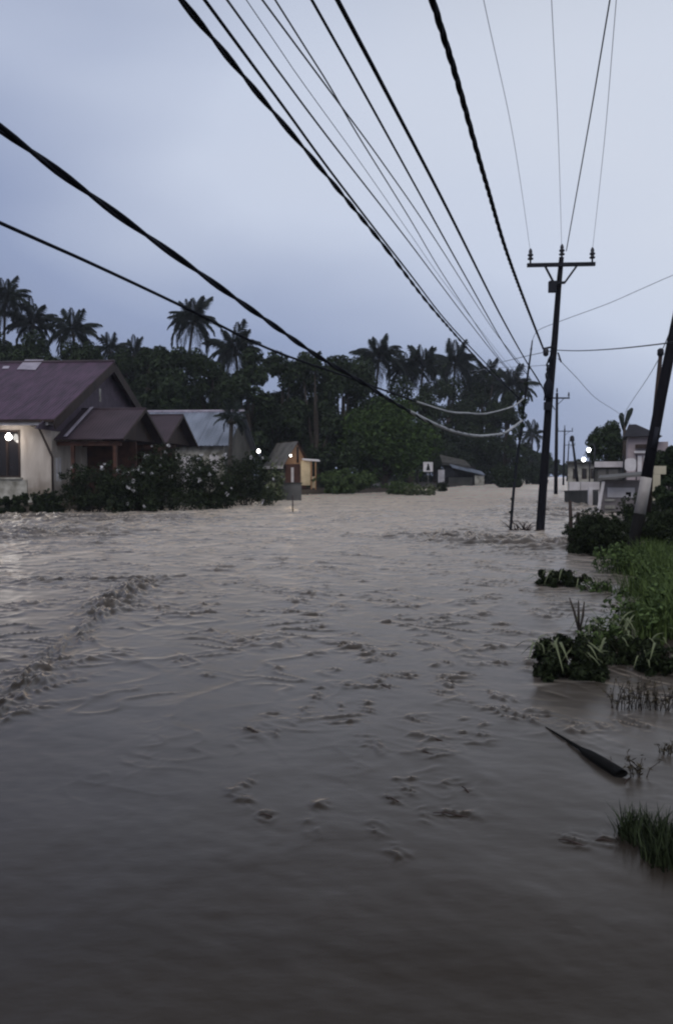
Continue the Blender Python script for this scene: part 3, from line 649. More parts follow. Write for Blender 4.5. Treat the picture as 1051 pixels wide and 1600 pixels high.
# ------------------------------------------------------------------ right bank: walls, kiosk, houses
wall_mid = G(905, 786); 
lw_ = thing('boundary_wall', wall_mid, 'low dark block wall at the water edge right of the pole line', 'wall')
def R_(px, py, Y): return P(px, py, Y) - wall_mid
MB().hexa([R_(881, 788, 50), R_(934, 791, 44), R_(934, 791, 44.3), R_(881, 788, 50.3), R_(881, 768, 50), R_(934, 767, 44), R_(934, 767, 44.3), R_(881, 768, 50.3)]).build('block_face', M_DARKC, lw_)
MB().hexa([R_(880, 768, 49.9), R_(935, 766.9, 43.9), R_(935, 766.9, 44.4), R_(880, 768, 50.4), R_(880, 766.5, 49.9), R_(935, 765, 43.9), R_(935, 765, 44.4), R_(880, 766.5, 50.4)]).build('coping', M_GREYC, lw_)
for px in (921,):
    A = R_(px, 786, 45.0); MB().box(A.x - 0.1, A.x + 0.12, A.y - 0.1, A.y + 0.1, -0.3, R_(px, 762, 45.0).z).build('pale_pillar', M_WHITE, lw_)
ww = P(912, 760, 54); ww.z = 0
w2 = thing('white_wall', ww, 'white painted wall behind the low dark block wall', 'wall')
for x0, x1 in ((889, 905.5), (907, 936)):
    A, B = P(x0, 767, 54) - ww, P(x1, 753, 54) - ww
    MB().box(A.x, B.x, 0, 0.2, -0.3, B.z).build('wall_panel', M_WHITE, w2)
# grey low building with dark roof slab behind it
def framed(name, px, Y, label, cat, deg=-19):
    fr = Frame(P(px, 737, Y).x, Y, deg)
    return fr, thing(name, fr.o, label, cat, rz=fr.a)
def panel(fr, par, nm, m_1, x0, x1, y0, y1, ly, th, zmin=None):
    A, B = fr.hit(x0, y1, ly), fr.hit(x1, y0, ly)
    return MB().box(A.x, B.x, ly, ly + th, A.z if zmin is None else zmin, B.z).build(nm, m_1, par)
fr, g2 = framed('low_building', 905, 78, 'low grey building under a dark flat roof right of the far poles', 'building')
panel(fr, g2, 'front_wall', M_STAIN, 886, 950, 724, 760, 0, 5, -0.3)
A, B = fr.hit(883, 724, -0.5), fr.hit(952, 721, -0.5)
MB().box(A.x, B.x, -0.5, 5.3, A.z + 0.02, B.z + 0.05).build('roof_slab', M_DARKC, g2)
for x0, x1 in ((894, 901), (908, 916), (922, 930)):
    w_ = panel(fr, g2, 'window', M_DARKWOOD, x0, x1, 732, 748, -0.05, 0.046)
    panel(fr, w_, 'pane', M_GLASS, x0 + 1, x1 - 1, 733.5, 746.5, -0.065, 0.012)
# shop with long white fascia
fr, f2 = framed('shop_building', 950, 56, 'dark shopfront under a long white fascia board in front of the round tree', 'shop')
panel(fr, f2, 'front_wall', M_DARKC, 928, 974, 729, 760, 0, 3.5, -0.3)
panel(fr, f2, 'fascia', M_WHITE, 928, 974, 721, 730, -0.25, 0.15)
panel(fr, f2, 'roof', M_DARKC, 930, 973, 722.5, 728.6, -0.098, 3.6)
for x0, x1 in ((933, 946), (950, 965)): panel(fr, f2, 'shutter', M_GREYC, x0, x1, 733, 752, -0.05, 0.046)
# kiosk with slab canopy
fr, k2 = framed('kiosk', 966, 38, 'grey kiosk with flat slab canopy and white panel beside the banded pole', 'kiosk')
A, B = fr.hit(934, 750, -1.0), fr.hit(1006, 744, -1.0)
MB().hexa([(A.x, -1.0, A.z), (B.x, -1.0, B.z), (B.x, 3.2, B.z + 0.1), (A.x, 3.2, A.z + 0.1), (A.x, -1.0, A.z + 0.09), (B.x, -1.0, B.z + 0.11), (B.x, 3.2, B.z + 0.22), (A.x, 3.2, A.z + 0.2)]).build('canopy', M_GREYC, k2)
panel(fr, k2, 'wall', mat('mauve_grey_plaster', (0.30, 0.27, 0.27), (0.17, 0.15, 0.15), 0.9, 1.5), 938, 1003, 751, 806, 0, 3, -0.4)
pn = panel(fr, k2, 'white_panel', M_WHITE, 948, 991, 762, 777, -0.06, 0.056)
panel(fr, pn, 'dark_emblem', M_BLACKB, 977, 985, 769, 773, -0.08, 0.018)
panel(fr, pn, 'dark_emblem', M_BLACKB, 981, 985, 773.2, 776, -0.08, 0.018)
for y0, y1 in ((783, 780), (795, 790), (803, 798)): panel(fr, k2, 'ledge', M_STAIN, 944, 960, y1, y0, -0.10, 0.096)
MB().bar(fr.hit(932, 808, -0.8), fr.hit(942, 752, -0.8), 0.14, 0.14).build('post', M_WHITE, k2)
# rounded hanging board and white door panels
hb = P(984, 742, 44); hb.z = 0
b3 = thing('billboard', hb, 'white board with rounded corners on thin posts above the kiosk canopy', 'billboard')
pts = []
c0, c1 = P(975, 736, 44) - hb, P(993, 716, 44) - hb
cxm, czm, wx, wz = (c0.x + c1.x) / 2, (c0.z + c1.z) / 2, (c1.x - c0.x) / 2, (c1.z - c0.z) / 2
for t_ in np.linspace(0, 2 * math.pi, 28, endpoint=False):
    c, s_ = math.cos(t_), math.sin(t_); q_ = (abs(c) ** 4 + abs(s_) ** 4) ** -0.25
    pts.append((cxm + wx * c * q_, -0.03, czm + wz * s_ * q_))
MB().prism(pts, (0, 0.05, 0)).build('board', M_WHITE, b3)
for xx in (c0.x - 0.05, c1.x + 0.05): MB().tube([(xx, 0.06, 0), (xx, 0.06, c1.z + 0.2)], 0.035, 6).build('post', M_STEEL, b3)
# house with dark hip roof
fr, b4 = framed('house', 1003, 50, 'pinkish walled house with dark hipped roof behind the banded pole', 'house')
panel(fr, b4, 'front_wall', M_PINK, 979, 1022, 682, 745, 0, 6, -0.3)
panel(fr, b4, 'side_wall', M_PINK, 1022.1, 1043, 690, 745, 0.4, 5, -0.3)
A, B, C = fr.hit(979, 682, -0.5), fr.hit(1026, 682, -0.5), fr.hit(984, 663, 2.6)
ev = A.z + 0.002
MB().hexa([(A.x - 0.2, -0.5, ev), (B.x + 0.3, -0.5, ev), (B.x + 0.3, 6.5, ev), (A.x - 0.2, 6.5, ev), (C.x - 0.1, 2.6, C.z), (C.x + 0.35, 2.6, C.z), (C.x + 0.35, 3.2, C.z), (C.x - 0.1, 3.2, C.z)]).build('hip_roof', mat('dark_slate', (0.026, 0.024, 0.03), (0.015, 0.014, 0.018), 0.8, 2, spec=0.15), b4)
panel(fr, b4, 'window_hood', M_DARKWOOD, 992, 1016, 694, 700, -0.5, 0.496)
panel(fr, b4, 'ledge', M_WHITE, 990, 1010, 704, 708, -0.3, 0.296)
for x0, x1 in ((995, 1002), (1004, 1009)): panel(fr, b4, 'door_panel', M_WHITE, x0, x1, 712, 743, -0.08, 0.076)
# pale wall at the right edge
pw = P(1032, 780, 30); pw.z = 0
p5 = thing('yellowish_wall', pw, 'pale yellow wall with a stepped edge right of the banded pole', 'wall')
for (x0, x1, y0, y1) in ((1021, 1040, 728, 741), (1017, 1031, 741.3, 763), (1015, 1037, 763.3, 782)):
    A, B = P(x0, y1, 30) - pw, P(x1, y0, 30) - pw
    MB().box(A.x, B.x, 0, 0.25, A.z, B.z).build('wall_block', M_YELW, p5)
MB().box(P(1015, 782, 30).x - pw.x, P(1040, 782, 30).x - pw.x, 0.02, 0.23, -0.2, P(1030, 782, 30).z - 0.003).build('footing', M_DARKC, p5)
# two bright street lamps
def street_lamp(px, py, Y, base_px, label, power):
    h = P(px, py, Y); base = Vector((P(base_px, py, Y).x, Y + 0.2, 0))
    o = thing('street_lamp', base, label, 'street lamp', 'street lamps by the round tree')
    MB().tube([(0, 0, -0.3), (0, 0, h.z + 0.25), ((h.x - base.x) * 0.5, -0.1, h.z + 0.5), (h.x - base.x, -0.2, h.z + 0.28)], [0.06, 0.05, 0.035, 0.03], 8).build('post', M_STEEL, o)
    r = 0.145
    MB().lathe([(-r, 0.05), (-r * 0.8, r * 0.6), (0, r), (r * 0.7, r * 0.75), (r, r * 0.3)], (h.x - base.x, -0.2, h.z), 14).build('glowing_head', emit('street_glow', (0.95, 0.97, 1), 10), o)
    l = bpy.data.lights.new('street_light', 'POINT'); l.energy = power; l.shadow_soft_size = 0.3; l.color = (0.95, 0.97, 1)
    lo = bpy.data.objects.new('street_light', l); col.objects.link(lo); lo.parent = o; lo.location = (h.x - base.x, -0.9, h.z - 0.3)
street_lamp(919, 703, 58, 930, 'upper of two bright street lamps left of the round tree', 24)
street_lamp(911, 718, 60, 922, 'lower of two bright street lamps left of the round tree', 24)

# ------------------------------------------------------------------ poles
INS = [(0, 0.03), (0.10, 0.03), (0.11, 0.085), (0.15, 0.10), (0.17, 0.06), (0.22, 0.055), (0.24, 0.095), (0.28, 0.09), (0.31, 0.05), (0.36, 0.065), (0.42, 0.05), (0.47, 0.02)]
PB = G(843, 830); PY = PB.y
mp_ = thing('utility_pole', PB, 'nearest tall dark power pole standing in the flood with a crossarm', 'utility pole', 'power poles along the flooded road')
def PM(px, py, dy=0): return P(px, py, PY + dy) - PB
MB().tube([PM(841, 850), PM(843, 830), PM(856, 640), PM(866, 530), PM(872, 450), PM(876.5, 402)], [0.150, 0.145, 0.125, 0.105, 0.09, 0.078], 14).build('pole_shaft', M_POLEC, mp_)
arm = MB().bar(PM(823, 414.5, -0.12), PM(929, 412.5, -0.12), 0.10, 0.12).build('crossarm', M_STEEL, mp_)
for px, py in ((828, 411), (877, 409), (924.5, 409)):
    base_ = PM(px, py, -0.12)
    if px == 877: base_ = PM(877, 404)
    MB().lathe(INS, base_, 12).build('insulator', M_CERAM, mp_)
MB().bar(PM(851, 416, -0.12), PM(864, 441, -0.12), 0.06, 0.06).build('brace', M_STEEL, mp_)
MB().bar(PM(900, 416, -0.12), PM(882, 441, -0.12), 0.06, 0.06).build('brace', M_STEEL, mp_)
MB().bar(PM(863, 442.5, -0.12), PM(882, 441.5, -0.12), 0.08, 0.08).build('brace_collar', M_STEEL, mp_)
A, B = PM(854, 459), PM(865, 442); MB().box(A.x, B.x, -0.32, -0.12, A.z, B.z).build('switch_box', M_STEEL, mp_)
MB().bar(PM(848, 545, -0.1), PM(866, 541, -0.1), 0.06, 0.06).build('bracket', M_STEEL, mp_)
A = PM(852, 557, -0.1); MB().lathe([(0, 0.03), (0.05, 0.09), (0.2, 0.1), (0.28, 0.05)], A, 10).build('clamp', M_CERAM, mp_)
# bundle of service cables hanging down the shaft and a splice box
for k, (dx, y0, y1) in enumerate(((-4, 548, 592), (-7, 560, 600), (-2, 555, 610), (-6, 570, 626))):
    pp = []
    for j in range(9):
        py = y0 + (y1 - y0) * j / 8
        pp.append(PM(864 - (py - 545) * 0.09 + dx + 1.5 * math.sin(j * 1.9 + k), py, -0.14 - 0.03 * k))
    MB().tube(pp, 0.03, 6).build('service_cable', M_CABLE, mp_)
c_ = PM(856, 607, -0.2)
MB().lathe([(-0.34, 0.05), (-0.28, 0.12), (-0.05, 0.17), (0.12, 0.16), (0.25, 0.09), (0.32, 0.05)], c_, 12).build('splice_closure', M_CABLE, mp_)
c_ = PM(856, 633, -0.18); MB().box(c_.x - 0.14, c_.x + 0.08, c_.y - 0.1, c_.y + 0.06, c_.z - 0.16, c_.z + 0.1).build('meter_box', M_STEEL, mp_)
A = PM(871, 551, 0.02); MB().bar(A, PM(876, 566, -0.02), 0.05, 0.05).build('stay_clamp', M_STEEL, mp_)

def far_pole(base_px, Y, top_px, top_py, arm_px, label, tube_r=0.13, name='utility_pole'):
    b_ = P(base_px, 737, Y); b_.z = 0
    o = thing(name, b_, label, 'utility pole', 'power poles along the flooded road')
    tp = P(top_px, top_py, Y) - b_
    MB().tube([(0, 0, -0.5), (tp.x * 0.5, 0, tp.z * 0.5), tp], [tube_r, tube_r * 0.85, tube_r * 0.62], 10).build('pole_shaft', M_POLEC, o)
    if arm_px:
        x0, x1 = arm_px; za = tp.z - 0.45
        A = P(x0, 737, Y).x - b_.x; B = P(x1, 737, Y).x - b_.x
        MB().box(A, B, -0.16, -0.05, za - 0.06, za + 0.06).build('crossarm', M_STEEL, o)
        for xx in (A + 0.08, B - 0.08): MB().lathe(INS, (xx, -0.1, za + 0.05), 8).build('insulator', M_CERAM, o)
        MB().lathe(INS, (tp.x, 0, tp.z - 0.02), 8).build('insulator', M_CERAM, o)
        MB().bar((B - 0.5, -0.1, za - 0.05), (tp.x * 0.95, -0.1, za - 0.6), 0.05, 0.05).build('brace', M_STEEL, o)
    return o
far_pole(868, 70, 869.5, 614, (851, 887), 'second power pole behind the nearest one, straight with a short crossarm', 0.17)
far_pole(879.5, 118, 881.5, 669, (869, 893), 'third power pole, thin and far off beside the low grey building', 0.16)
far_pole(885, 165, 888, 692, (879, 897), 'farthest faint power pole along the flooded road', 0.16)
o = far_pole(905.5, 62, 893, 683, None, 'leaning dark pole with a thick cap in front of the white wall', 0.12, 'leaning_pole')
o['group'] = 'single poles on the right bank'
tp = P(893, 683, 62) - o.location
MB().lathe([(-0.35, 0.1), (-0.3, 0.19), (0.0, 0.17), (0.12, 0.08)], tp, 10).build('cap', M_STEEL, o)
# leaning banded pole
BPY = 17.6
bb = P(982, 890, BPY); bb.z = 0
bp_ = thing('banded_pole', bb, 'leaning dark pole with a white painted band in the right bank shrubs', 'utility pole')
def BP(px, py): return P(px, py, BPY) - bb
MB().tube([BP(981, 900), BP(985, 868), BP(998.5, 803)], [0.135, 0.132, 0.124], 16).build('black_base', M_BLACKB, bp_)
MB().tube([BP(998.5, 802.5), BP(1009, 746)], [0.1245, 0.118], 16).build('white_band', M_BAND, bp_)
MB().tube([BP(1009, 745.5), BP(1032, 620), BP(1054, 510), BP(1095, 320), BP(1115, 225)], [0.117, 0.112, 0.106, 0.095, 0.085], 16).build('pole_shaft', M_POLEC, bp_)
A = BP(1020, 680)
MB().tube([BP(1016, 700) + Vector((0, -0.14, 0)), BP(1022, 668) + Vector((0, -0.14, 0))], 0.05, 8).build('strap', M_STEEL, bp_)
ob = P(1016, 760, 20.5); ob.z = 0
op = thing('wooden_post', ob, 'thin dark post with a knob top beside the leaning banded pole', 'post')
MB().tube([P(1012, 800, 20.5) - ob, P(1019, 680, 20.5) - ob, P(1031, 556, 20.5) - ob], [0.07, 0.06, 0.05], 10).build('shaft', M_DARKWOOD, op)
MB().lathe([(-0.05, 0.05), (0.0, 0.085), (0.12, 0.08), (0.16, 0.03)], P(1031, 554, 20.5) - ob, 10).build('knob', M_STEEL, op)

# slim telecom pole overgrown with vine
TY = 27.4
tb = P(797, 828, TY); tb.z = 0
tp_ = thing('vine_pole', tb, 'slim bent pole overgrown with vine left of the nearest power pole', 'pole')
tpts = [(796, 842), (797, 828), (802, 765), (808, 712), (814, 670), (818, 635), (823, 592), (828, 556), (831, 532)]
tl = [P(a_, b_, TY) - tb for a_, b_ in tpts]
MB().tube(tl, [0.05, 0.05, 0.048, 0.045, 0.043, 0.04, 0.036, 0.03, 0.022], 8).build('shaft', M_STEEL, tp_)
cl = []
for px, py, r in ((797, 800, .05), (799, 780, .05), (803, 750, .06), (806, 725, .06), (810, 700, .06), (812, 685, .08), (815, 665, .12), (817, 650, .14), (814, 640, .12), (819, 628, .14), (815, 615, .08), (822, 600, .08), (826, 575, .05), (829, 545, .04)):
    v_ = P(px, py, TY) - tb; cl.append([v_.x, v_.y, v_.z, r])
V, Q = leaves(700, cl, 0.085); link('vine', npmesh('vine', V, Q), L_DEEP, tp_)

# ------------------------------------------------------------------ cables
def smooth_path(pts, n=8):
    out = []
    for i in range(len(pts) - 1):
        p0, p1, p2, p3 = pts[max(i - 1, 0)], pts[i], pts[i + 1], pts[min(i + 2, len(pts) - 1)]
        for k in range(n):
            t_ = k / n
            out.append(0.5 * ((2 * p1) + (p2 - p0) * t_ + (2 * p0 - 5 * p1 + 4 * p2 - p3) * t_ ** 2 + (3 * p1 - p0 - 3 * p2 + p3) * t_ ** 3))
    out.append(pts[-1]); return out
def cable(pts, r, label, m=M_CABLE, strands=0, pitch=0.5, group='overhead cables', name='overhead_cable', n=8):
    path = smooth_path(pts, n)
    loc = path[-1].copy()
    mb = MB()
    if strands:
        # resample evenly so the twist is even
        d = [0.0]
        for i in range(1, len(path)): d.append(d[-1] + (path[i] - path[i - 1]).length)
        N = max(40, int(d[-1] / (pitch / 10)))
        ts = np.linspace(0, d[-1], N); arr = np.array([tuple(p) for p in path])
        pp = np.stack([np.interp(ts, d, arr[:, k]) for k in range(3)], 1)
        tg = np.gradient(pp, axis=0); tg /= np.linalg.norm(tg, axis=1)[:, None]
        u = np.cross(tg, [0, 0, 1.0]); u /= np.linalg.norm(u, axis=1)[:, None]; w = np.cross(tg, u)
        for k in range(strands):
            a = 2 * math.pi * (ts / pitch + k / strands) + 0.6 * np.sin(ts * 1.3)
            q = pp + (u * np.cos(a)[:, None] + w * np.sin(a)[:, None]) * r * 0.52
            mb.tube([Vector(x) - loc for x in q], r * 0.60, 6)
    else:
        mb.tube([p - loc for p in path], r, 6)
    o = mb.build(name, m, None, loc)
    return tag(o, label, 'cable', group)
def level(pix, z0, z1=None):
    """a span that keeps its height z along the road (z0 near end, z1 far end)"""
    z1 = z0 if z1 is None else z1
    out = []
    y0, y1 = pix[0][1], pix[-1][1]
    for px, py in pix:
        k = (py - y0) / (y1 - y0); z = z0 + (z1 - z0) * k
        d = ray(px, py); out.append(Vector((0, 0, CAM_H)) + d * ((z - CAM_H) / d.z))
    # carry the span on past the frame towards the pole behind the viewer
    d = (out[0] - out[1]).normalized(); out.insert(0, out[0] + d * 9)
    return out
def inplane(pix, A, B, ext=0):
    """a span hanging in the upright plane through the plan points A and B"""
    A, B = Vector((*A, 0)), Vector((*B, 0)); nrm_ = (B - A).cross(Vector((0, 0, 1)))
    out = []
    for px, py in pix:
        d = ray(px, py); o_ = Vector((0, 0, CAM_H)); out.append(o_ + d * ((A - o_).dot(nrm_) / d.dot(nrm_)))
    if ext: d = (out[0] - out[1]).normalized(); out.insert(0, out[0] + d * ext)
    return out
tel = P(819, 632, TY)
cable(level([(283, 0), (410, 155), (500, 262), (600, 385), (680, 488), (755, 572)], 5.9, 5.9) + [P(790, 603, 27.2), tel], 0.030, 'thick lumpy black cable, leftmost of the bundle entering at the top', strands=2, pitch=1.7)
cable(level([(320, 0), (440, 163), (530, 286), (640, 428), (700, 505)], 6.0) + [P(770, 580, 27.2), tel], 0.017, 'black cable just right of the thick lumpy one')
cable(level([(355, 0), (440, 118), (520, 225), (640, 380), (730, 500)], 6.1) + [P(790, 575, 27.2), P(822, 600, TY)], 0.012, 'thin cable, third from the left at the top edge', M_WCABLE)
cable(level([(385, 0), (470, 125), (560, 250), (640, 365), (700, 450)], 6.3) + [P(790, 565, 27.2), P(824, 595, TY)], 0.005, 'faint hairline wire between two thin cables at the top', M_THIN)
cable(level([(410, 0), (515, 142), (600, 258), (680, 375)], 6.2) + [P(770, 515, 26.5), P(826, 585, TY)], 0.010, 'thin cable, left one of a crossing pair at the top', M_WCABLE)
cable(level([(430, 0), (515, 135), (560, 213), (640, 342), (700, 442)], 6.35) + [P(780, 560, 27), P(823, 605, TY)], 0.010, 'thin cable, right one of a crossing pair at the top', M_WCABLE)
cable(level([(487, 0), (560, 130), (640, 275), (720, 420), (790, 543)], 6.3) + [P(827, 590, TY)], 0.016, 'medium black cable second to the left of the twisted power cable')
cable(level([(527, 0), (600, 138), (700, 330), (780, 490), (820, 562)], 6.4) + [P(842, 597, 31)] + [P(866, 640, 50)], 0.026, 'smooth thick black cable next left of the twisted power cable')
cable(level([(675, 0), (712, 120), (760, 290), (800, 420), (848, 545)], 6.3), 0.034, 'twisted black power cable running to the bracket of the nearest pole', strands=3, pitch=1.15)
ins = [P(828, 394, PY - 0.12), P(877, 396, PY), P(924.5, 393, PY - 0.12)]
for (p_, mid_, top_, nm) in ((ins[0], (803, 225), (755, 0), 'left'), (ins[1], (872, 225), (861, 0), 'middle'), (ins[2], (943, 225), (962, 0), 'right')):
    a_ = level([top_, mid_], p_.z - 0.1, p_.z - 0.15)
    cable(a_ + [p_], 0.0055, nm + ' faint bare wire rising from the crossarm of the nearest pole', M_THIN)
cable(inplane([(952, 0), (920, 190), (884, 392)], (4.4, 12.4), (ins[1].x, ins[1].y), 8), 0.014, 'dark cable climbing to the right from the top of the nearest pole')
cable(inplane([(0, 200), (100, 274), (200, 347), (300, 418), (400, 489), (500, 559), (560, 594), (620, 632), (680, 663), (745, 681), (790, 675), (815, 657)], (-2.52, 6.0), (tb.x + 0.4, TY), 5), 0.032, 'thick twisted black cable crossing the left sky and sagging to the vine pole', M_CABLE, strands=2, pitch=1.5)
cable(inplane([(0, 348), (150, 415), (290, 481), (420, 545), (540, 588), (640, 624), (700, 643), (760, 646), (800, 635), (818, 622)], (-2.94, 7.0), (tb.x + 0.45, TY), 5), 0.017, 'thinner cable below the thick one crossing the left sky', M_CABLE)
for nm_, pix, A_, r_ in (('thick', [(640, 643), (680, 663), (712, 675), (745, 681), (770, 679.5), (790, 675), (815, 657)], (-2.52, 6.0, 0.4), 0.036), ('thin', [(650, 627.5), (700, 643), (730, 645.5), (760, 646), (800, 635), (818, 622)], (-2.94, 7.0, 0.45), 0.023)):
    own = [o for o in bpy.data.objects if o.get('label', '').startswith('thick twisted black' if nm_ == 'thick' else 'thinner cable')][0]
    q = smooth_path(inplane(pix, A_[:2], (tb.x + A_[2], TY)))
    MB().tube([p - own.location for p in q], r_, 8).build('sky_reflection', M_SKYREFL, own)  # sky reflection on the wet cable, put in as a pale tube
# sideways spans
br = P(866, 547, PY)
cable([br, P(905, 548, PY - 2), P(960, 545, 22), P(1035, 537, BPY), P(1075, 530, 15)], 0.016, 'nearly level cable from the nearest pole to the banded pole')
cable([P(831, 532, TY), P(836, 521, TY), P(846, 513, TY), P(885, 498, TY), P(950, 474, TY - 0.5), P(1000, 452, TY - 1), P(1060, 426, TY - 1.5), P(1200, 370, TY - 3)], 0.011, 'ragged thin vine cable arching right from the tip of the vine pole', M_THIN)
cable([P(871, 560, PY), P(900, 590, 32), P(930, 622, 40), P(965, 645, 49), P(985, 664, 52)], 0.012, 'thin service wire dropping from the nearest pole to the hipped roof', M_THIN)
cable([P(1031, 556, 20.5), P(1010, 592, 30), P(980, 637, 42), P(974, 652, 49)], 0.012, 'thin wire from the knob topped post down to the rooftop', M_THIN)
cable([br, P(815, 558, 33), P(770, 570, 42), P(735, 586, 52)], 0.014, 'thin wire from the nearest pole running left over the palms', M_WCABLE)
cable([P(860, 570, PY), P(815, 573, 31), P(775, 575, 36), P(735, 580, 42)], 0.010, 'lower thin wire from the nearest pole running left', M_THIN)
cable([P(1060, 470, 16.2), P(1052, 497, 17.0), P(1043, 525, 18.5), P(1031, 553, 20.5)], 0.012, 'short wire dropping from the banded pole to the knob topped post', M_WCABLE)

# ------------------------------------------------------------------ palms
def frond_mesh(L, droop, nleaf, seed, wleaf=0.075):
    r = np.random.default_rng(seed)
    t_ = np.linspace(0, 1, 11)
    xs_ = L * (t_ - 0.22 * droop * t_ ** 2.2); zs = L * (0.50 * t_ - droop * t_ ** 2)
    V, Q = [], []
    w = 0.05
    for i in range(11):
        ww = w * (1 - 0.85 * t_[i])
        V += [(xs_[i], -ww, zs[i]), (xs_[i], ww, zs[i]), (xs_[i], 0, zs[i] - ww * 1.2)]
    for i in range(10):
        for k in range(3):
            Q.append((3 * i + k, 3 * i + (k + 1) % 3, 3 * i + 3 + (k + 1) % 3, 3 * i + 3 + k))
    for i in range(nleaf):
        u = 0.14 + 0.86 * (i + 0.5) / nleaf
        x, z = np.interp(u, t_, xs_), np.interp(u, t_, zs)
        l = L * 0.26 * (math.sin(math.pi * min(1, u * 0.86 + 0.14)) ** 0.6) * r.uniform(0.8, 1.1) + 0.12
        for s_ in (-1, 1):
            fw_ = 0.5 + 0.3 * u; dn = r.uniform(0.5, 1.3) + 0.4 * u
            d = np.array([fw_, s_ * 0.85, -dn * 0.8]); d /= np.linalg.norm(d)
            a0 = np.array([x, 0, z]); b0 = a0 + d * l * 0.5; c0 = a0 + d * l + np.array([0, 0, -0.22 * l])
            wv = np.array([wleaf, 0, 0.02])
            n = len(V)
            V += [tuple(a0), tuple(b0 + wv), tuple(c0), tuple(b0 - wv)]
            Q.append((n, n + 1, n + 2, n + 3))
    return npmesh('frond', V, Q)
FRONDS = [frond_mesh(3.0, 0.62, 26, 1, 0.05), frond_mesh(3.1, 0.92, 26, 2, 0.05), frond_mesh(2.9, 1.2, 26, 3, 0.05), frond_mesh(2.7, 0.40, 24, 4, 0.05)]
for f in FRONDS: f.materials.append(L_PALM)
def palm(px, top_py, Y, label, nf=17, scale=1.0, lean=0.0, group='coconut palms behind the houses'):
    h = P(px, top_py, Y).z - 1.2 * scale
    lean *= 2.2
    base = Vector((P(px, top_py, Y).x - lean, Y, 0.2))
    o = thing('coconut_palm', base, label, 'palm tree', group)
    pts = [Vector((lean * (k / 8) ** 1.6, 0, -0.5 + (h - base.z + 0.5) * k / 8)) for k in range(9)]
    MB().tube(pts, [0.26, 0.21, 0.19, 0.18, 0.17, 0.16, 0.155, 0.15, 0.15], 8).build('trunk', M_PALMT, o)
    top = pts[-1]
    nf = int(nf * 1.7)
    for k in range(nf):
        u = k / nf
        az = k * 2.399 + random.uniform(-.25, .25)
        if u < 0.22: fm, tilt = FRONDS[3], -1.0 + random.uniform(-.2, .2)
        elif u < 0.5: fm, tilt = FRONDS[0], -0.45 + random.uniform(-.2, .2)
        elif u < 0.78: fm, tilt = FRONDS[1], -0.05 + random.uniform(-.2, .2)
        else: fm, tilt = FRONDS[2], 0.35 + random.uniform(-.2, .2)
        f = bpy.data.objects.new('frond', fm); col.objects.link(f); f.parent = o
        f.location = top + Vector((0, 0, random.uniform(-.15, .15)))
        f.rotation_euler = (0, tilt, az); s_ = scale * random.uniform(0.7, 1.12); f.scale = (s_, s_, s_)
    cn = MB()
    for k in range(6):
        a = k * 1.05; c = top + Vector((0.25 * math.cos(a), 0.25 * math.sin(a), -0.3))
        cn.lathe([(-0.13, 0.03), (-0.08, 0.1), (0.03, 0.12), (0.12, 0.06)], c, 7)
    cn.build('coconuts', L_DRY, o)
for a in [
    (8, 447, 90, 'coconut palm at the left edge of the picture above the maroon roof', 20, 1.3, 0.3),
    (52, 488, 92, 'coconut palm second from the left edge above the maroon roof', 18, 1.2, 0.6),
    (114, 500, 92, 'coconut palm above the right end of the maroon roof', 18, 1.2, -0.5),
    (172, 532, 92, 'small far palm just right of the maroon roof ridge', 15, 0.9, 0.2),
    (209, 540, 96, 'far low palm between the maroon roof and the tallest palm', 15, 0.85, 0.3),
    (302, 480, 90, 'tallest coconut palm standing clear above the zinc roof', 22, 1.25, 0.8),
    (368, 528, 90, 'bushy coconut palm just right of the tallest palm', 22, 1.3, -0.4),
    (592, 540, 100, 'coconut palm left of three above the round green tree', 22, 1.3, 0.5),
    (634, 560, 104, 'coconut palm half hidden in the middle above the round green tree', 18, 1.2, -0.3),
    (660, 556, 104, 'coconut palm to the right above the round green tree', 20, 1.3, 0.3),
    (710, 550, 126, 'broad coconut palm above the white sagging cables', 24, 1.75, 0.2),
    (762, 574, 128, 'coconut palm near the right end of the dark tree line', 18, 1.4, 0.2),
    (800, 588, 124, 'drooping coconut palm at the right end of the tree line behind the vine pole', 20, 1.5, 0.4),
    (832, 668, 150, 'lone distant palm beyond the end of the tree line', 14, 1.15, 0.2),
    (362, 640, 60, 'low dark palm beside the zinc roof end', 12, 0.55, 0.1),
    (487, 566, 88, 'palm sunk in the dark trees left of the round tree', 15, 0.9, 0.1),
]: palm(*a)

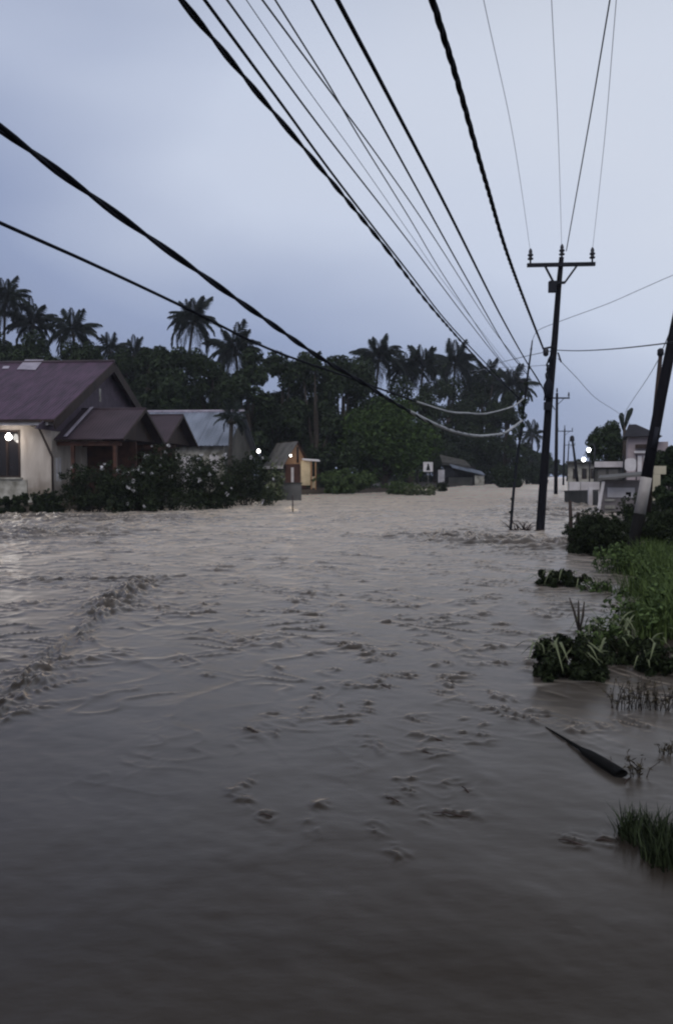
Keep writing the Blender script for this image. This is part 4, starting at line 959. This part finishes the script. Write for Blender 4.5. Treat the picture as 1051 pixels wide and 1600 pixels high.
# ------------------------------------------------------------------ broadleaf trees
def tree(px, top_py, bot_py, hw_px, Y, label, m=L_DEEP, n=9500, size=0.46, group='dark trees behind the houses', name='broadleaf_tree', lobes=26, trunk=True, depth=None):
    k = Y / F
    if group and group.startswith('dark trees') and px > 200: top_py -= 16
    ztop, zbot = P(px, top_py, Y).z, max(P(px, bot_py, Y).z, 0.5)
    rx = hw_px * k; rz = (ztop - zbot) / 2; zc = zbot + rz
    base = Vector((P(px, top_py, Y).x, Y, 0.0))
    o = thing(name, base, label, 'tree', group)
    ry = depth if depth else min(rx, 4.5)
    rc = min(rx, rz) * 0.34
    cl = shell(lobes, rx - rc * 0.6, ry - rc * 0.5, rz - rc * 0.6, rc, zc)
    V, Q = leaves(n, cl, size); link('crown', npmesh('crown', V, Q), m, o)
    tr = MB()
    r0 = 0.06 * rz + 0.08
    tr.tube([(0, 0, -0.5), (0.05, 0, zbot * 0.5), (0.12, 0, zbot + rz * 0.3), (0.1, 0, zc + rz * 0.3)], [r0 * 1.3, r0, r0 * 0.8, r0 * 0.3], 9)
    for c in cl[:7]:
        zs = zbot * 0.8 + rz * 0.2 * random.random()
        tr.tube([(0.05, 0, zs), (c[0] * 0.5, c[1] * 0.5, (zs + c[2]) * 0.52), (c[0], c[1], c[2])], [r0 * 0.5, r0 * 0.3, r0 * 0.1], 6)
    tr.build('trunk', M_BARK, o)
    return o
tree(600, 606, 768, 88, 84, 'big round green tree at the water edge beside the white sign', L_MID, 17000, 0.36, group=None, lobes=60, depth=4.0)
back = [
    (195, 545, 650, 45, 88, 'dark tree rising right behind the maroon gable'), (238, 546, 690, 42, 82, 'dark tree above the two annex roofs'),
    (275, 548, 700, 45, 80, 'dark tree behind the ridge of the zinc roof, left half'), (330, 545, 700, 50, 84, 'dark tree behind the ridge of the zinc roof, right half'),
    (385, 548, 740, 48, 80, 'dark tree directly right of the zinc roof end'), (440, 548, 740, 52, 86, 'dark tree with ragged top left of the centre'),
    (492, 562, 750, 46, 84, 'dark tree filling the gap behind the tan boarded house'), (535, 560, 760, 46, 88, 'dark tree rising behind the left side of the round tree'),
    (420, 622, 760, 58, 88, 'dark tree close behind the porch lamp'), (500, 640, 765, 42, 86, 'dark low tree right behind the roadside stall'),
    (575, 572, 765, 50, 92, 'dark tree under the left one of three palms'), (640, 572, 765, 52, 100, 'dark tree under the right palms above the round tree'),
    (700, 570, 762, 50, 124, 'dark tree behind the roadside shack roof'), (752, 582, 762, 46, 126, 'dark tree right of the shack under the sagging cables'),
    (790, 606, 762, 36, 122, 'dark tree at the right end of the near tree line'), (735, 650, 765, 44, 124, 'dark low tree close behind the shack awning'),
    (680, 640, 765, 42, 122, 'dark tree between the white sign and the shack'), (60, 526, 640, 60, 84, 'dark tree below the two left palms'), (130, 532, 640, 50, 86, 'dark tree below the palm over the maroon roof end'),
    (-10, 512, 640, 50, 84, 'dark tree cut by the left edge of the picture'),
    (262, 612, 660, 30, 72, 'slightly paler leafy tree just above the annex roofs'),
]
for a in back: tree(*a)
far = [(822, 690, 760, 22, 150, 'grey green far tree just left of the nearest pole'), (845, 700, 758, 20, 170, 'grey green far tree behind the nearest pole'), (868, 716, 756, 22, 200, 'hazy far tree between the first two power poles'), (895, 722, 756, 24, 210, 'hazy far tree behind the low grey building')]
for a in far: tree(*a, L_DEEP, 2600, 0.6, 'far trees at the end of the road')
tree(950, 655, 735, 34, 64, 'round dark tree over the shop with the white fascia', L_DEEP, 6000, 0.30, None, lobes=30)
tree(905, 714, 745, 14, 84, 'small dark tree under the lower street lamp', L_DEEP, 1500, 0.3, None)
tree(1052, 680, 800, 34, 33, 'dark tree at the right edge behind the banded pole', L_DEEP, 5000, 0.2, None, lobes=30, depth=1.6)
tree(1048, 735, 850, 22, 26, 'dark shrubby tree at the right edge above the bank grass', L_DEEP, 3200, 0.14, None, lobes=24, depth=1.0)
# two upright rolled banana leaves above that tree
bn = P(975, 690, 60); bn.z = 0
b_o = thing('banana_plant', bn, 'banana plant with two stubby upright leaves above the shop roof', 'plant')
def BN(px, py): return P(px, py, 60) - bn
MB().tube([(0, 0, -0.2), (0.05, 0, BN(975, 690).z), BN(974, 664)], [0.2, 0.17, 0.1], 10).build('stem', M_BARK, b_o)
for pts in ([(973, 672), (971, 658), (970, 650), (970, 645)], [(975, 670), (979, 655), (983, 644), (987, 638)]):
    q = [BN(*p) for p in pts]; MB().tube(q, [0.08, 0.17, 0.22, 0.10], 8).build('rolled_leaf', L_PALM, b_o)

# the shaded undergrowth below the trees reads as one mass
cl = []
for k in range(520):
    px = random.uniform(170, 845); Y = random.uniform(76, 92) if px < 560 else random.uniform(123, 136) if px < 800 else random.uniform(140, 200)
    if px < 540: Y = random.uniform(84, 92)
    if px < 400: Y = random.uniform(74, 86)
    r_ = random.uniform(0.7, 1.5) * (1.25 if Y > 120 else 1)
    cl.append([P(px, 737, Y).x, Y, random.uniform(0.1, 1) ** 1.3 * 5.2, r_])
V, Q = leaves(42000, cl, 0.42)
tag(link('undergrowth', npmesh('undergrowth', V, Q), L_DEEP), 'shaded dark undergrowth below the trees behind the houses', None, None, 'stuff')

# ------------------------------------------------------------------ bushes on the left bank
BLOOMS = []
for k in range(3):
    V, Q = leaves(14, [[0, 0, 0, 0.13]], 0.13, aspect=0.8); BLOOMS.append(npmesh('bloom', V, Q)); BLOOMS[-1].materials.append(M_FLOWER)
def bush(px, top_py, base_py, hw_px, label, m=L_BUSH, n=4200, size=0.135, flowers=0, group='bushes along the left bank', name='bush', depth=None, lobes=22, cat='bush', fl_size=0.24):
    g = G(px, base_py); Y = g.y; k = Y / F
    zt = P(px, top_py, Y).z; rx = hw_px * k
    o = thing(name, g, label, cat, group)
    ry = depth if depth else min(rx * 0.7, 1.8)
    rc = min(rx, zt * 0.5) * 0.30; lobes = int(lobes * 1.8)
    cl = [c for c in shell(lobes, max(rx - rc * 0.7, 0.1), max(ry - rc * 0.5, 0.1), max(zt * 0.5 - rc * 0.6, 0.1), rc, zt * 0.5)]
    cl += [[random.uniform(-rx, rx) * 0.85, random.uniform(-ry, ry) * 0.8, zt * 0.18, zt * 0.2] for _ in range(10)]
    for _ in range(lobes):                                      # loose sprays beyond the body
        d = Vector((random.gauss(0, 1), random.gauss(0, 1), abs(random.gauss(0.3, 0.7)))).normalized(); q = random.uniform(0.95, 1.15)
        cl.append([d.x * rx * q, d.y * ry * q, zt * 0.5 + d.z * zt * 0.5 * q, rc * random.uniform(0.2, 0.5)])
    V, Q = leaves(int(n * 1.7), cl, size); link('foliage', npmesh('foliage', V, Q), m, o)
    st = MB()
    for c in cl[:9]: st.tube([(c[0] * 0.25, c[1] * 0.25, -0.3), (c[0] * 0.6, c[1] * 0.6, c[2] * 0.6), (c[0], c[1], c[2])], [0.035, 0.025, 0.01], 5)
    st.build('stems', M_BARK, o)
    for _ in range(int(flowers * 1.0)):
        c = cl[random.randrange(len(cl))]; d = Vector((random.gauss(0, 1), random.gauss(-1.1, 0.5), random.gauss(0.2, 0.7))).normalized()
        f = link('bloom', BLOOMS[random.randrange(3)], None, o, (c[0] + d.x * c[3], c[1] + d.y * c[3], max(0.2, c[2] + d.z * c[3])), (random.random() * 6, random.random() * 6, random.random() * 6))
        q = fl_size * random.uniform(0.35, 1.0) / 0.24; f.scale = (q, q, q * 0.7)
    return o
bush(40, 772, 803, 55, 'low dark hedge under the cream wall at the left edge', n=4200, lobes=24)
bush(75, 766, 803, 22, 'small dark shrub at the corner of the cream wall', n=2200)
bush(148, 722, 802, 52, 'tall dark bush in front of the red annex porch', flowers=5, n=5200, lobes=28)
bush(215, 735, 800, 34, 'white flowered bush low beside the porch', flowers=20, n=3600)
bush(262, 700, 797, 68, 'biggest dark bush dotted with white flowers below the annex gables', flowers=26, n=8000, lobes=36)
bush(330, 712, 796, 36, 'dark bush with white blooms at its foot below the zinc roof', flowers=16, n=4200)
bush(385, 708, 790, 44, 'dark rounded bush left of the concrete garden wall', flowers=7, n=5200, lobes=28)
bush(428, 716, 783, 16, 'pale leaved shrub leaning over the concrete garden wall', L_STRAP, n=1200, size=0.2, flowers=3)
bush(540, 734, 772, 46, 'clipped green hedge right of the roadside stall', L_HEDGE, 5200, 0.22, group=None, name='hedge', cat='hedge', lobes=34)
bush(625, 752, 773, 26, 'low drowned shrub below the round tree', L_HEDGE, 1500, 0.2)
bush(658, 756, 774, 26, 'low pale drowned shrub under the white sign', L_STRAP, 1300, 0.2, flowers=4)
bush(690, 752, 768, 10, 'small dark shrub between the sign and the shack', L_BUSH, 500, 0.2)
bush(790, 726, 762, 28, 'dark far bush right of the shack at the water line', L_DEEP, 2500, 0.35)
bush(835, 728, 757, 20, 'grey green far bush behind the nearest pole foot', L_DEEP, 1600, 0.45)

# ------------------------------------------------------------------ right bank plants
grp = 'bushes on the right bank'
bush(925, 800, 868, 38, 'dark dense bush at the water edge left of the banded pole', L_BUSH, 9000, 0.060, group=grp, lobes=34, depth=0.9)
bush(962, 806, 862, 36, 'dark bush wrapped around the foot of the banded pole', L_BUSH, 9000, 0.060, group=grp, lobes=30, depth=0.9)
bush(1048, 800, 882, 42, 'dark bush at the right edge behind the bank grass', L_BUSH, 9000, 0.060, group=grp, lobes=36, depth=0.9)
bush(1000, 770, 850, 30, 'dark bush behind the banded pole below the kiosk', L_BUSH, 6000, 0.07, group=grp, lobes=26, depth=0.9)
for px, py, h in ((893, 812, 30), (905, 812, 12)):
    g = P(px, 812, 19.5); g.z = 0
    o = MB().tube([(0, 0, -0.2), (-0.02, 0, 0.5), P(px - 3, 812 - h, 19.5) - g], [0.06, 0.055, 0.04], 8).build('stump_post', M_DARKWOOD, None, g)
    tag(o, 'taller dark broken post above the water edge bush' if h > 20 else 'shorter dark broken post above the water edge bush', 'post', 'broken posts in the water edge bush')

def blades(n, region, hmin, hmax, w, seed, lean=0.35):
    """curved grass blades; region(r) -> x, y"""
    r = np.random.default_rng(seed)
    xy = np.array([region(r) for _ in range(n)])
    z = ground_z(xy[:, 0], xy[:, 1]); z = np.maximum(z, -0.25)
    h = r.uniform(hmin, hmax, n); az = r.uniform(0, 2 * math.pi, n); ln = r.uniform(0.1, 1, n) * lean * h
    dx, dy = np.cos(az), np.sin(az); px_, py_ = -dy * w, dx * w
    b0 = np.stack([xy[:, 0], xy[:, 1], z], 1); m1 = b0 + np.stack([dx * ln * 0.35, dy * ln * 0.35, h * 0.6], 1); tp = b0 + np.stack([dx * ln * 1.1, dy * ln * 1.1, h], 1)
    pw_ = np.stack([px_, py_, np.zeros(n)], 1)
    V = np.stack([b0 - pw_, b0 + pw_, m1 + pw_ * 0.8, m1 - pw_ * 0.8, tp + pw_ * 0.1, tp - pw_ * 0.1], 1).reshape(-1, 3)
    i = np.arange(n)[:, None] * 6
    Q = np.concatenate([i + np.array([0, 1, 2, 3]), i + np.array([3, 2, 4, 5])], 0)
    return V, Q
def reg_bank(r):
    y = r.uniform(8.6, 17.0); e_ = np.interp(y, [8.6, 10, 12, 14, 17], [3.35, 3.9, 4.7, 5.3, 6.0])
    e_ = e_ + 0.30 * math.sin(y * 2.3) + 0.22 * math.sin(y * 5.1 + 1) - 0.15
    return e_ + abs(r.normal(0, 0.55)) + r.uniform(0, 2.2) * r.random() , y
V, Q = blades(13000, reg_bank, 0.08, 0.58, 0.008, 3, 0.8)
def reg_out(r):
    y = r.uniform(-2.0, 22.0); return float(rb(y)) + 1.5 + 0.25 * max(0.0, 8 - y) + 0.3 * math.sin(y * 2.1) + r.uniform(0, 7.0) ** 1.0, y
V2, Q2 = blades(26000, reg_out, 0.08, 0.5, 0.009, 4, 0.8)
Q = np.concatenate([Q, Q2 + len(V)]); V = np.concatenate([V, V2])
tag(link('bank_grass', npmesh('bank_grass', V, Q), L_GRASS), 'fresh green grass and weeds on the right bank', None, None, 'stuff')
# broad-leaved weeds through the grass
cl = []
for _ in range(170):
    x, y = reg_bank(np.random.default_rng(random.randrange(10 ** 6))); cl.append([x, y, 0.10 + random.random() * 0.32, random.uniform(0.08, 0.26)])
V, Q = leaves(13000, cl, 0.075, aspect=0.5); tag(link('bank_weeds', npmesh('bank_weeds', V, Q), L_HEDGE), 'leafy weeds among the grass on the right bank', None, None, 'stuff')

def strap_mesh(L, W, arch, seed):
    V, Q = [], []
    n = 9
    for i in range(n):
        t_ = i / (n - 1); a = t_ * arch
        x = L * (math.sin(a) / max(arch, .01)) if False else L * t_ * (0.25 + 0.55 * t_); z = L * (1.0 * t_ - arch * t_ ** 2.2)
        w = W * (math.sin(math.pi * (0.12 + 0.86 * t_)) ** 0.7) * 0.5
        V += [(x, -w, z + w * 0.35), (x, 0, z), (x, w, z + w * 0.35)]
    for i in range(n - 1):
        for k in range(2): Q.append((3 * i + k, 3 * i + k + 1, 3 * i + 4 + k, 3 * i + 3 + k))
    return npmesh('leaf', V, Q, True)
STRAPS = [strap_mesh(0.45, 0.030, 0.75, 1), strap_mesh(0.5, 0.034, 1.0, 2), strap_mesh(0.4, 0.026, 0.5, 3), strap_mesh(0.55, 0.028, 1.2, 4)]
for s_ in STRAPS: s_.materials.append(L_STRAP)
def strap_plant(px, base_py, n, sc, label, group=None, foliage=1400, fr=(0.55, 0.3, 0.26), spread=0.3, m=L_BUSH, fsize=0.06, stubs=()):
    g = G(px, base_py)
    o = thing('bank_plant', g, label, 'plant', group)
    cl = shell(46, fr[0] * 0.95, fr[1] * 0.9, fr[2] * 0.85, min(fr) * 0.26, fr[2] * 0.7)
    cl += [[random.uniform(-1, 1) * fr[0] * 0.8, random.uniform(-1, 1) * fr[1] * 0.8, fr[2] * 0.15, fr[2] * 0.25] for _ in range(14)]
    V, Q = leaves(foliage, cl, fsize * 1.5, aspect=0.30); link('foliage', npmesh('foliage', V, Q), m, o)
    st = MB()
    for c in cl[:10]: st.tube([(c[0] * 0.3, c[1] * 0.3, -0.15), (c[0] * 0.6, c[1] * 0.6, c[2] * 0.6), (c[0], c[1], c[2])], [0.014, 0.01, 0.005], 5)
    st.build('stems', M_BARK, o)
    for k in range(n):
        f = bpy.data.objects.new('leaf', STRAPS[random.randrange(4)]); col.objects.link(f); f.parent = o
        f.location = (random.uniform(-1, 1) * fr[0] * spread * 2, random.uniform(-1, 1) * fr[1] * 0.7, random.uniform(0.02, 0.2) + fr[2] * 0.4)
        f.rotation_euler = (random.uniform(-.3, .3), random.uniform(-.2, .5), random.uniform(0, 6.28)); s2 = sc * random.uniform(0.6, 1.1); f.scale = (s2, s2, s2)
    for pts in stubs:
        q = [P(a_, b_, g.y) - g for a_, b_ in pts]; MB().tube(q, [0.008, 0.013, 0.006][:len(q)], 7).build('bare_stalk', M_BARK, o)
    return o
g2_ = 'drowned plants along the right bank'
strap_plant(888, 1058, 46, 0.85, 'large drowned clump with pale arching leaves and three bare stalks', g2_, 9000, (0.42, 0.26, 0.25), 0.36, fsize=0.040, stubs=([(903, 985), (897, 958), (889, 934)], [(904, 985), (903, 960), (903, 938)], [(905, 985), (910, 962), (912, 940)]))
strap_plant(874, 917, 20, 0.7, 'low drowned plant lying on the water between bank bush and large clump', g2_, 3600, (0.50, 0.28, 0.19), 0.4, fsize=0.060)
strap_plant(945, 1010, 26, 0.8, 'pale leafy plant between the large clump and the bank grass', g2_, 500, (0.30, 0.25, 0.2), 0.5, m=L_HEDGE)
strap_plant(985, 1035, 10, 0.7, 'dark leafy plant at the foot of the bank grass', g2_, 1600, (0.34, 0.2, 0.17), 0.5)
strap_plant(1040, 1050, 10, 0.7, 'dark leafy plant at the right edge below the bank grass', g2_, 1600, (0.3, 0.2, 0.18), 0.5)
strap_plant(930, 925, 6, 0.6, 'sparse pale weed beside the low drowned plant', g2_, 300, (0.3, 0.25, 0.14), 0.5, m=L_HEDGE)
# thin reedy stems
def reeds(px, py, n, hmax, spread, label, m=L_DRY, group='reedy tufts at the right edge', tilt=0.5, r=0.004, name='reed_tuft'):
    g = G(px, py); o = thing(name, g, label, 'plant', group)
    st = MB(); cl = []
    for _ in range(n):
        a = random.uniform(-spread, spread); b_ = random.uniform(-spread, spread) * 0.5; h = hmax * random.uniform(0.4, 1); t_ = random.gauss(0, tilt) * h; u = random.gauss(0, tilt * 0.6) * h
        st.tube([(a, b_, -0.08), (a + t_ * 0.4, b_ + u * 0.4, h * 0.55), (a + t_, b_ + u, h)], [r, r * 0.8, r * 0.35], 5)
        for q in (0.35, 0.55, 0.75, 0.95): cl.append([a + t_ * q * q * 1.1, b_ + u * q * q * 1.1, h * q, 0.02])
    st.build('stems', M_BARK, o)
    V, Q = leaves(n * 8, cl, 0.035, aspect=0.28); link('foliage', npmesh('foliage', V, Q), m, o)
    return o
reeds(975, 1108, 26, 0.30, 0.13, 'thin dry reeds standing in the water below the large clump')
reeds(1030, 1108, 24, 0.26, 0.14, 'thin dry reeds at the right edge below the bank grass')
reeds(996, 1215, 9, 0.16, 0.05, 'small dark twiggy sprig right of the floating palm stalk')
reeds(1040, 1180, 8, 0.10, 0.05, 'tiny dark sprig at the right edge beyond the floating palm stalk')
# grass tussocks near the viewer
def tussock(px, py, n, rad, h, label):
    g = G(px, py)
    def reg(r):
        a = r.uniform(0, 6.28); q = rad * math.sqrt(r.random()); return g.x + q * math.cos(a), g.y + q * math.sin(a) * 0.8
    V, Q = blades(n, reg, h * 0.5, h, 0.005, int(px), 0.7)
    V = V - np.array([g.x, g.y, 0]); V[:, 2] -= V[:, 2].reshape(-1, 6)[:, :1].repeat(6, 1).ravel() + 0.05
    o = link('grass_tussock', npmesh('grass_tussock', V, Q), L_BUSH, None, (g.x, g.y, 0.0))
    tag(o, label, 'grass', 'grass tussocks near the viewer')
tussock(1012, 1312, 520, 0.17, 0.20, 'dark grass tussock half drowned at the right edge, lower one')
tussock(1056, 1350, 520, 0.17, 0.20, 'dark grass tussock cut by the right edge of the picture')

# ------------------------------------------------------------------ things adrift
a0, b0 = G(852, 1136, 0.025), G(970, 1212, 0.025)
lg = thing('palm_stalk', b0, 'dark palm frond stalk with a broad butt floating near the right bank', 'palm stalk')
d_ = (a0 - b0); up = Vector((0, 0, 1)); sd = d_.normalized().cross(up)
sec = [(0.0, 0.050, 0.026), (0.08, 0.052, 0.028), (0.28, 0.050, 0.026), (0.42, 0.044, 0.02), (0.5, 0.019, 0.013), (0.7, 0.011, 0.010), (0.88, 0.008, 0.007), (1.0, 0.004, 0.004)]
Vv, Qq = [], []
for t_, w, h in sec:
    c = d_ * t_ + Vector((0, 0, 0.012 - 0.012 * t_))
    for k in range(8):
        a = k * math.pi / 4; Vv.append(tuple(c + sd * (w * math.cos(a)) + up * (h * math.sin(a))))
for i in range(len(sec) - 1):
    for k in range(8): Qq.append((i * 8 + k, i * 8 + (k + 1) % 8, i * 8 + 8 + (k + 1) % 8, i * 8 + 8 + k))
for i0 in (0, (len(sec) - 1) * 8):
    Qq.append((i0, i0 + 1, i0 + 2, i0 + 3)); Qq.append((i0, i0 + 3, i0 + 4, i0 + 7)); Qq.append((i0 + 4, i0 + 5, i0 + 6, i0 + 7))
link('stalk', npmesh('stalk', Vv, Qq, True), mat('wet_black_fibre', (0.006, 0.0055, 0.005), (0.003, 0.003, 0.003), 0.8, 8, spec=0.08), lg)
MB().tube([d_ * 0.12 + Vector((0, 0, 0.02)), d_ * 0.2 + sd * 0.05 + Vector((0, 0, 0.05))], [0.006, 0.002], 5).build('splinter', M_DARKWOOD, lg)
tw = [(615, 1250, 22, .3, 'short dark twig drifting in the middle of the near water'), (727, 1234, 18, .9, 'dark twig turned crossways left of the floating palm stalk'), (770, 1086, 20, .4, 'dark twig drifting left of the thin tail of the palm stalk'), (705, 1273, 40, .08, 'longest drifting twig lying level below the palm stalk'),
      (600, 1072, 26, .5, 'slanting dark twig drifting in mid stream'), (680, 1155, 22, .2, 'short twig of a close pair left of the palm stalk, farther one'), (668, 1177, 24, .25, 'short twig of a close pair left of the palm stalk, nearer one'), (895, 1317, 32, .2, 'dark twig drifting left of the lower grass tussock'), (946, 1314, 22, .05, 'short stub of wood drifting against the lower grass tussock'),
      (818, 923, 12, 0, 'tiny twig adrift before the low drowned plant'), (415, 1274, 14, 0, 'tiny twig drifting left of the picture centre in near water'), (980, 1219, 28, -.5, 'forked twig lying by the sprig beyond the palm stalk butt'), (392, 1140, 24, .3, 'dark twig drifting at the left of mid stream')]
for px, py, ln, le, lab in tw:
    g = G(px, py, 0.012); k = g.y / F
    L_ = ln * k * 0.75; dirv = Vector((1, -le * 3.0, 0)).normalized()
    o = MB().tube([-dirv * L_, -dirv * L_ * 0.3 + Vector((0, 0.01, 0.006)), dirv * L_ * 0.4, dirv * L_ + Vector((0, 0, -0.006))], [0.002, 0.0045, 0.0055, 0.0025], 6).build('drifting_twig', M_DARKWOOD, None, g)
    tag(o, lab, 'twig', 'twigs adrift on the flood')
db = G(812, 830); deb = thing('branch_snag', db, 'tangle of dead branches caught left of the nearest pole foot', 'branches')
sb = MB()
for _ in range(26):
    a = random.uniform(0, 6.28); r = random.uniform(0.2, 0.75); c = Vector((random.uniform(-.3, .3), random.uniform(-.2, .2), -0.05))
    e_ = c + Vector((math.cos(a) * r, math.sin(a) * r * 0.6, random.uniform(0.05, 0.5)))
    sb.tube([c, c.lerp(e_, 0.5) + Vector((0, 0, 0.05)), e_], [0.022, 0.015, 0.005], 5)
sb.build('twigs', M_DARKWOOD, deb)

# ------------------------------------------------------------------ damp evening air
hz = MB().box(-350, 350, -290, 330, -2.2, 24).build('haze', None)
mh = bpy.data.materials.new('damp_air'); mh.use_nodes = True
mh.node_tree.nodes.clear()
ho = mh.node_tree.nodes.new('ShaderNodeOutputMaterial'); pv = mh.node_tree.nodes.new('ShaderNodeVolumePrincipled')
pv.inputs['Color'].default_value = (0.86, 0.9, 1.0, 1); pv.inputs['Density'].default_value = 0.0004; pv.inputs['Anisotropy'].default_value = 0.0
mh.node_tree.links.new(pv.outputs[0], ho.inputs['Volume'])
hz.data.materials.append(mh)
tag(hz, 'thin damp evening haze over the flooded village', None, None, 'stuff')
